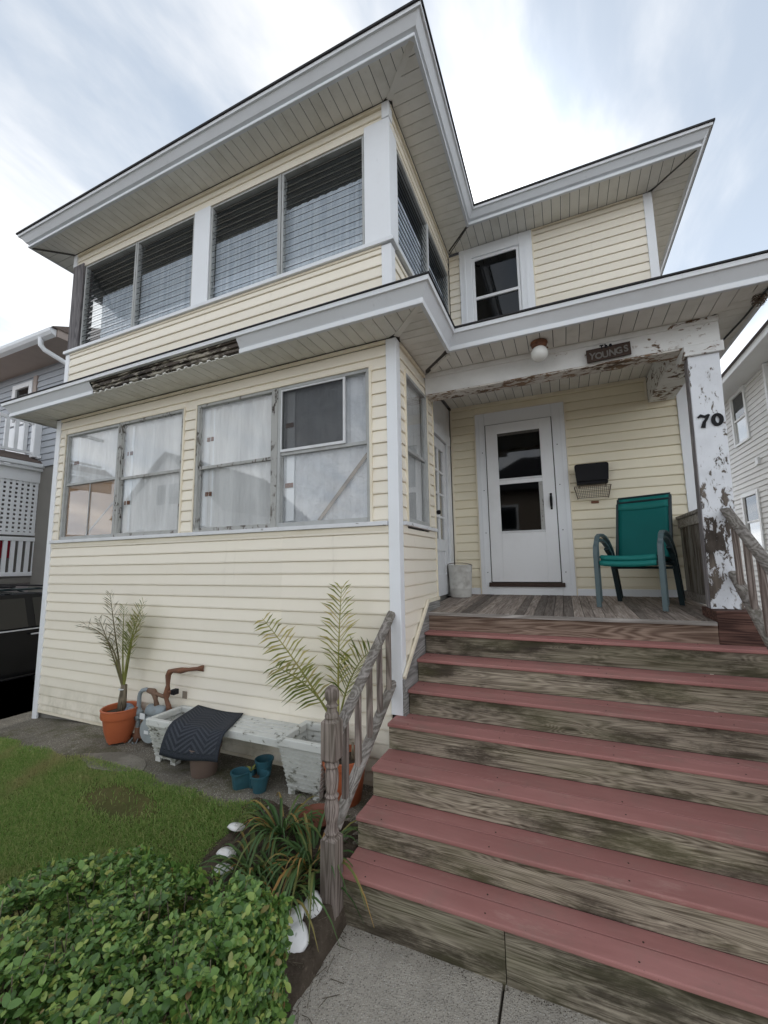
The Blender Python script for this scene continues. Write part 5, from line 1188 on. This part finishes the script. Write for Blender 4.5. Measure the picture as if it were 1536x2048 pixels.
mb = MB(); mb.add([(-17, YG-.72, 6.41), (-7.30, YG-.72, 6.41), (-7.30, 5.5, 8.6), (-17, 5.5, 8.6)], [(0, 1, 2, 3)]); mb.add([(-7.30, YG-.72, 6.40), (-7.30, 9, 6.40), (-7.30, 5.5, 8.6)], [(0, 1, 2)]); mb.build('roof', 'shingle_brown', GH)
# balcony rail over the porch roof
bx('balcony_post', 'door_white', GH, XP-.13, XP+.01, YG-.14, YG-.01, 4.20, 5.0, .01)
bx('balcony_rail', 'door_white', GH, XP-.09, XP-.03, -3, YG-.14, 4.90, 4.97, .006); bx('balcony_rail', 'door_white', GH, XP-.08, XP-.04, -3, YG-.14, 4.26, 4.31, .006)
for i in range(22):
    y = YG-.26-i*.155; bx('balcony_baluster', 'door_white', GH, XP-.085, XP-.035, y-.045, y+.02, 4.31, 4.90)
bx('balcony_door', 'door_white', GH, -10.1, -9.3, YG-.045, YG-.02, 4.2, 5.0)
# porch roof with gutter, lattice and railing on its right side
mb = MB(); mb.prism([(XP+.10, -3.2, 4.06), (XP+.10, 2.6, 4.06), (XP-.35, 2.6, 4.30), (XP-.35, -3.2, 4.30)], (0, 0, -.03)); mb.build('porch_roof', 'shingle_brown', GH)
for k in range(3): MB().prism([(XP+.12-k*.14, -3.2, 4.065+k*.072), (XP+.12-k*.14, 2.6, 4.065+k*.072), (XP+.03-k*.14, 2.6, 4.12+k*.072), (XP+.03-k*.14, -3.2, 4.12+k*.072)], (0, 0, .012)).build('shingle_course', 'shingle_brown', GH)
bx('porch_gutter', 'drip_metal', GH, XP+.06, XP+.16, -3.2, 2.6, 3.97, 4.05, .01); bx('porch_gutter', 'drip_metal', GH, XP+.02, XP+.11, -3.2, 2.6, 3.90, 3.955, .01)
bx('porch_frieze', 'white_trim', GH, XP-.05, XP+.03, -3.2, 2.6, 3.66, 3.90); bx('flashing', 'drip_metal', GH, XP-.3, XP+.1, YG-.05, YG-.03, 4.18, 4.24)
lt = MB().box(XP-.01, XP+.012, -3.2, 2.6, 2.56, 2.62).build('lattice_rail', 'white_trim', GH)
for i in range(30): bx('lattice_strip', 'white_trim', lt, XP, XP+.010, 2.4-i*.098-.028, 2.4-i*.098+.028, 2.62, 3.66)
for i in range(12): bx('lattice_strip', 'white_trim', lt, XP-.012, XP-.002, -.6, 2.6, 2.64+i*.088, 2.64+i*.088+.045)
bx('porch_rail', 'white_trim', GH, XP-.03, XP+.03, -3.2, 2.6, 2.44, 2.52, .006); bx('porch_rail', 'white_trim', GH, XP-.03, XP+.03, -3.2, 2.6, 1.74, 1.82, .006)
for i in range(24): bx('porch_baluster', 'white_trim', GH, XP-.018, XP+.018, 2.4-i*.125-.032, 2.4-i*.125+.032, 1.82, 2.44)
bx('porch_floor', 'core', GH, -12, XP, -3.2, 2.6, 1.60, 1.70); bx('porch_skirt', 'stucco', GH, XP-.2, XP-.05, -3.2, 2.6, 0, 1.60); bx('porch_back', 'core', GH, -10.6, -10.5, -3.2, 2.6, 1.7, 3.9)
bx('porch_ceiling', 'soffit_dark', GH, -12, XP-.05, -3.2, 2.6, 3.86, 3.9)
tw = bx('beach_towel', 'red_cloth', None, XP-.07, XP-.05, .95, 1.42, 2.1, 2.5); tag(tw, 'red patterned towel hanging behind the white porch balusters', 'towel')

CA = thing('parked_car', (-7.05, .2, 0), 'black car with roof rack parked in the driveway at the left edge', 'car')
XS = -6.15; gcar = .02
def section(y0, y1, pts0, pts1): pass
prof = [(-2.9, .45), (-2.85, .75), (-2.3, .85), (-1.55, .95), (-.75, 1.42), (-.3, 1.49), (.6, 1.50), (1.25, 1.44), (1.72, 1.02), (1.82, .90), (1.85, .45), (1.6, .28), (-2.7, .28)]
body = [(-2.9, .45), (-2.85, .75), (-2.3, .86), (-1.5, .95), (-.4, .985), (.8, 1.00), (1.72, 1.02), (1.82, .90), (1.85, .45), (1.6, .28), (-2.7, .28)]
mb = MB(); n = len(body); rings = [(XS-.10, .96), (XS-.0, .99), (XS-.0, 1.), (XS-1.7, 1.), (XS-1.8, .97)]; vs = []
for x, s in [(XS-.05, .985), (XS, 1.), (XS-1.80, 1.), (XS-1.85, .985)]: vs += [(x, y*s-.0, (z-.6)*s+.6+gcar) for y, z in body]
fs = [tuple(reversed(range(n))), tuple(range(3*n, 4*n))]
for j in range(3): fs += [(j*n+i, j*n+(i+1) % n, (j+1)*n+(i+1) % n, (j+1)*n+i) for i in range(n)]
mb.add(vs, fs); cb = mb.build('body', 'car_paint', CA, bevel=.02)
cab = [(-1.45, .96), (-.72, 1.42), (-.3, 1.49), (.6, 1.50), (1.25, 1.44), (1.70, 1.02)]; n = len(cab); vs = []
for y, z in cab: vs.append((XS-.03-.22*(z-.96)/.54, y, z+gcar))
for y, z in cab: vs.append((XS-1.82+.22*(z-.96)/.54, y, z+gcar))
mb = MB().add(vs, [tuple(range(n)), tuple(reversed(range(n, 2*n)))]+[(i, n+i, n+i+1, i+1) for i in range(n-1)]); mb.build('cabin', 'car_paint', CA, bevel=.02)
xs = lambda z: XS-.026-.22*(z-.96)/.54
for y0, y1, t0, t1 in ((-1.15, -.30, -.60, -.30), (-.16, .50, -.16, .50), (.60, 1.45, .60, 1.18)):
    MB().add([(xs(1.0), y0, 1.0+gcar), (xs(1.0), y1, 1.0+gcar), (xs(1.42), t1, 1.42+gcar), (xs(1.42), t0, 1.42+gcar)], [(0, 1, 2, 3)]).build('side_window', 'glass_car', CA)
bx('belt_trim', 'chrome', CA, XS-.02, XS+.004, -1.4, 1.6, .982, .998)
bx('door_handle', 'chrome', CA, XS-.01, XS+.025, .52, .72, .905, .925, .006); bx('door_handle', 'chrome', CA, XS-.01, XS+.025, -.42, -.22, .90, .92, .006)
for x in (XS-.34, XS-1.5): MB().tube([(x, -.5, 1.50), (x, -.4, 1.57), (x, .9, 1.57), (x, 1.1, 1.47)], .018, 8).build('roof_rail', 'chair_frame_dark', CA, True)
for y in (-.1, .35, .75): MB().bar((XS-.22, y, 1.615), (XS-1.6, y, 1.615), .06, .022).build('cross_bar', 'black_metal', CA)
MB().tube([(XS-.5, .2, 1.66), (XS-1.3, .5, 1.65)], .02, 8).build('rack_bar', 'chrome', CA)
for y in (-1.95, .98):
    for x in (XS-.10, XS-1.72):
        t_ = MB().lathe([(.0, -.1), (.30, -.1), (.325, -.07), (.325, .07), (.30, .1), (0, .1)], n=26, cap=False).build('wheel', 'tyre', CA, True); t_.matrix_basis = Matrix.Translation((x, y, .33)) @ Matrix.Rotation(rad(90), 4, 'Y')

WH = thing('white_house', (7, 8, 0), 'white sided neighbouring house with double hung windows on the right edge', 'house')
XW = 4.8
bx('wall', 'core', WH, XW+.02, 11, 3.0, 16, 0, 5.34)
h1, h2 = (7.02, 7.82, 4.24, 5.36), (6.98, 7.82, 2.05, 3.22)
siding(WH, 'siding_white', (XW, 0, 0), UY, (-1, 0, 0), 4.0, 14, .3, 5.36, (h1, h2), zref=.3, expo=.1016, lip=.014)
bx('corner_trim', 'white_trim', WH, XW-.03, XW+.05, 3.9, 4.0, .2, 5.36); bx('foundation', 'core', WH, XW, XW+.1, 4, 14, -.1, .3)
for a0, a1, q0, q1 in (h1, h2):
    w = MB(); f = .085
    for b in ((a0, a0+f, q0, q1), (a1-f, a1, q0, q1), (a0+f, a1-f, q1-f, q1), (a0+f, a1-f, q0, q0+.05)): w.box(XW-.035, XW+.02, b[0], b[1], b[2], b[3])
    wo = w.build('window', 'white_trim', WH, bevel=.005); mz = (q0+q1)/2-.02
    bx('meeting_rail', 'door_white', wo, XW-.018, XW+.015, a0+f, a1-f, mz-.02, mz+.02); 
    s = MB()
    for b in ((a0+f, a0+f+.03, q0+.05, q1-f), (a1-f-.03, a1-f, q0+.05, q1-f)): s.box(XW-.014, XW+.015, b[0], b[1], b[2], b[3])
    s.build('sash', 'door_white', wo)
    bx('pane', 'glass_dark', wo, XW-.002, XW+.002, a0+f+.03, a1-f-.03, mz+.02, q1-f); bx('pane', 'glass', wo, XW+.003, XW+.006, a0+f+.03, a1-f-.03, q0+.05, mz-.02)
    bx('shade', 'sheer', wo, XW+.012, XW+.015, a0+f, a1-f, q0+.05, q1-f)
bx('downspout', 'white_trim', WH, XW-.07, XW-.004, 5.98, 6.05, .3, 5.34); bx('vent_box', 'white_trim', WH, XW-.05, XW, 6.75, 6.87, 3.66, 3.80, .006)
bx('soffit', 'white_trim', WH, 4.40, XW+.1, 3.0, 14.4, 5.362, 5.38)
bx('fascia', 'drip_metal', WH, 4.35, 4.40, 2.9, 14.5, 5.335, 5.46, .01)
mb = MB(); mb.add([(4.30, 2.8, 5.47), (4.30, 14.6, 5.47), (7.8, 11.5, 7.6), (7.8, 6, 7.6)], [(0, 1, 2, 3)]); mb.add([(4.30, 2.8, 5.47), (7.8, 6, 7.6), (11.3, 2.8, 5.47)], [(0, 1, 2)]); mb.add([(4.30, 14.6, 5.47), (11.3, 14.6, 5.47), (7.8, 11.5, 7.6)], [(0, 1, 2)]); mb.build('roof', 'shingle_brown', WH)
# house across the street, seen only as a reflection in the sunroom panes
OH = thing('gabled_house', (-23, -20, 0), 'white gabled house across the street, mirrored in the sunroom windows', 'house')
bx('wall', 'siding_white', OH, -28.5, -18.5, -26, -16.5, -.3, 5.6)
mb = MB(); mb.prism([(-28.5, -16.5, 5.6), (-18.5, -16.5, 5.6), (-23.5, -16.5, 9.6)], (0, -9.5, 0)); mb.build('gable', 'siding_white', OH)
mb = MB(); mb.add([(-29, -16.1, 5.3), (-23.5, -16.1, 9.75), (-23.5, -26.4, 9.75), (-29, -26.4, 5.3)], [(0, 1, 2, 3)]); mb.add([(-18, -16.1, 5.3), (-18, -26.4, 5.3), (-23.5, -26.4, 9.75), (-23.5, -16.1, 9.75)], [(0, 1, 2, 3)]); o = mb.build('roof', 'shingle', OH)
for x, z in ((-24.6, 6.0), (-23.4, 6.0), (-26.5, 3.0), (-20.8, 3.0), (-25.3, .8), (-21.5, .8)):
    w = bx('window', 'door_white', OH, x, x+1.1, -16.5, -16.42, z, z+1.6); bx('pane', 'glass_dark', w, x+.1, x+1.0, -16.42, -16.41, z+.1, z+1.5)

O2 = thing('tan_house', (3, -20, 0), 'tan house across the street, mirrored in the storm door glass', 'house')
bx('wall', 'cardboard', O2, -3.5, 7.5, -25, -17, -.3, 6.0)
mb = MB(); mb.add([(-4.1, -16.4, 5.9), (8.1, -16.4, 5.9), (5, -21, 8.8), (-1, -21, 8.8)], [(0, 1, 2, 3)]); mb.add([(-4.1, -16.4, 5.9), (-1, -21, 8.8), (-4.1, -25.6, 5.9)], [(0, 1, 2)]); mb.add([(8.1, -16.4, 5.9), (8.1, -25.6, 5.9), (5, -21, 8.8)], [(0, 1, 2)]); mb.build('roof', 'shingle', O2)
for x, z in ((-2.2, 3.6), (.6, 3.6), (4.6, 3.6), (-2.2, .7), (4.6, .7)):
    w = bx('window', 'door_white', O2, x, x+1.2, -17, -16.92, z, z+1.5); bx('pane', 'glass_dark', w, x+.1, x+1.1, -16.92, -16.91, z+.1, z+1.4)
bx('door', 'dark_wood', O2, 1.8, 2.8, -17, -16.93, -.2, 2.1)

# ------------------------------------------------------------------ cables
cb_ = MB().tube([(2.74, .45, 3.842), (2.72, .9, 3.838), (2.66, 1.5, 3.84), (2.62, 2.1, 3.84)], .008, 6).build('cable', 'rubber'); tag(cb_, 'black cable clipped under the right porch eave', 'cable')
mb = MB()
for i in range(40):
    p = Vector((2.72, .62, 3.82)); a = Vector((random.gauss(0, 1), random.gauss(0, 1), random.gauss(0, 1))).normalized()*.05; b = Vector((random.gauss(0, 1), random.gauss(0, 1), random.gauss(0, 1))).normalized()*.05; mb.tube([p+a, p+b], .0025, 4, False)
tag(mb.build('wire_bundle', 'wire'), 'small dark tangle hanging by the cable under the porch eave', 'wire bundle')
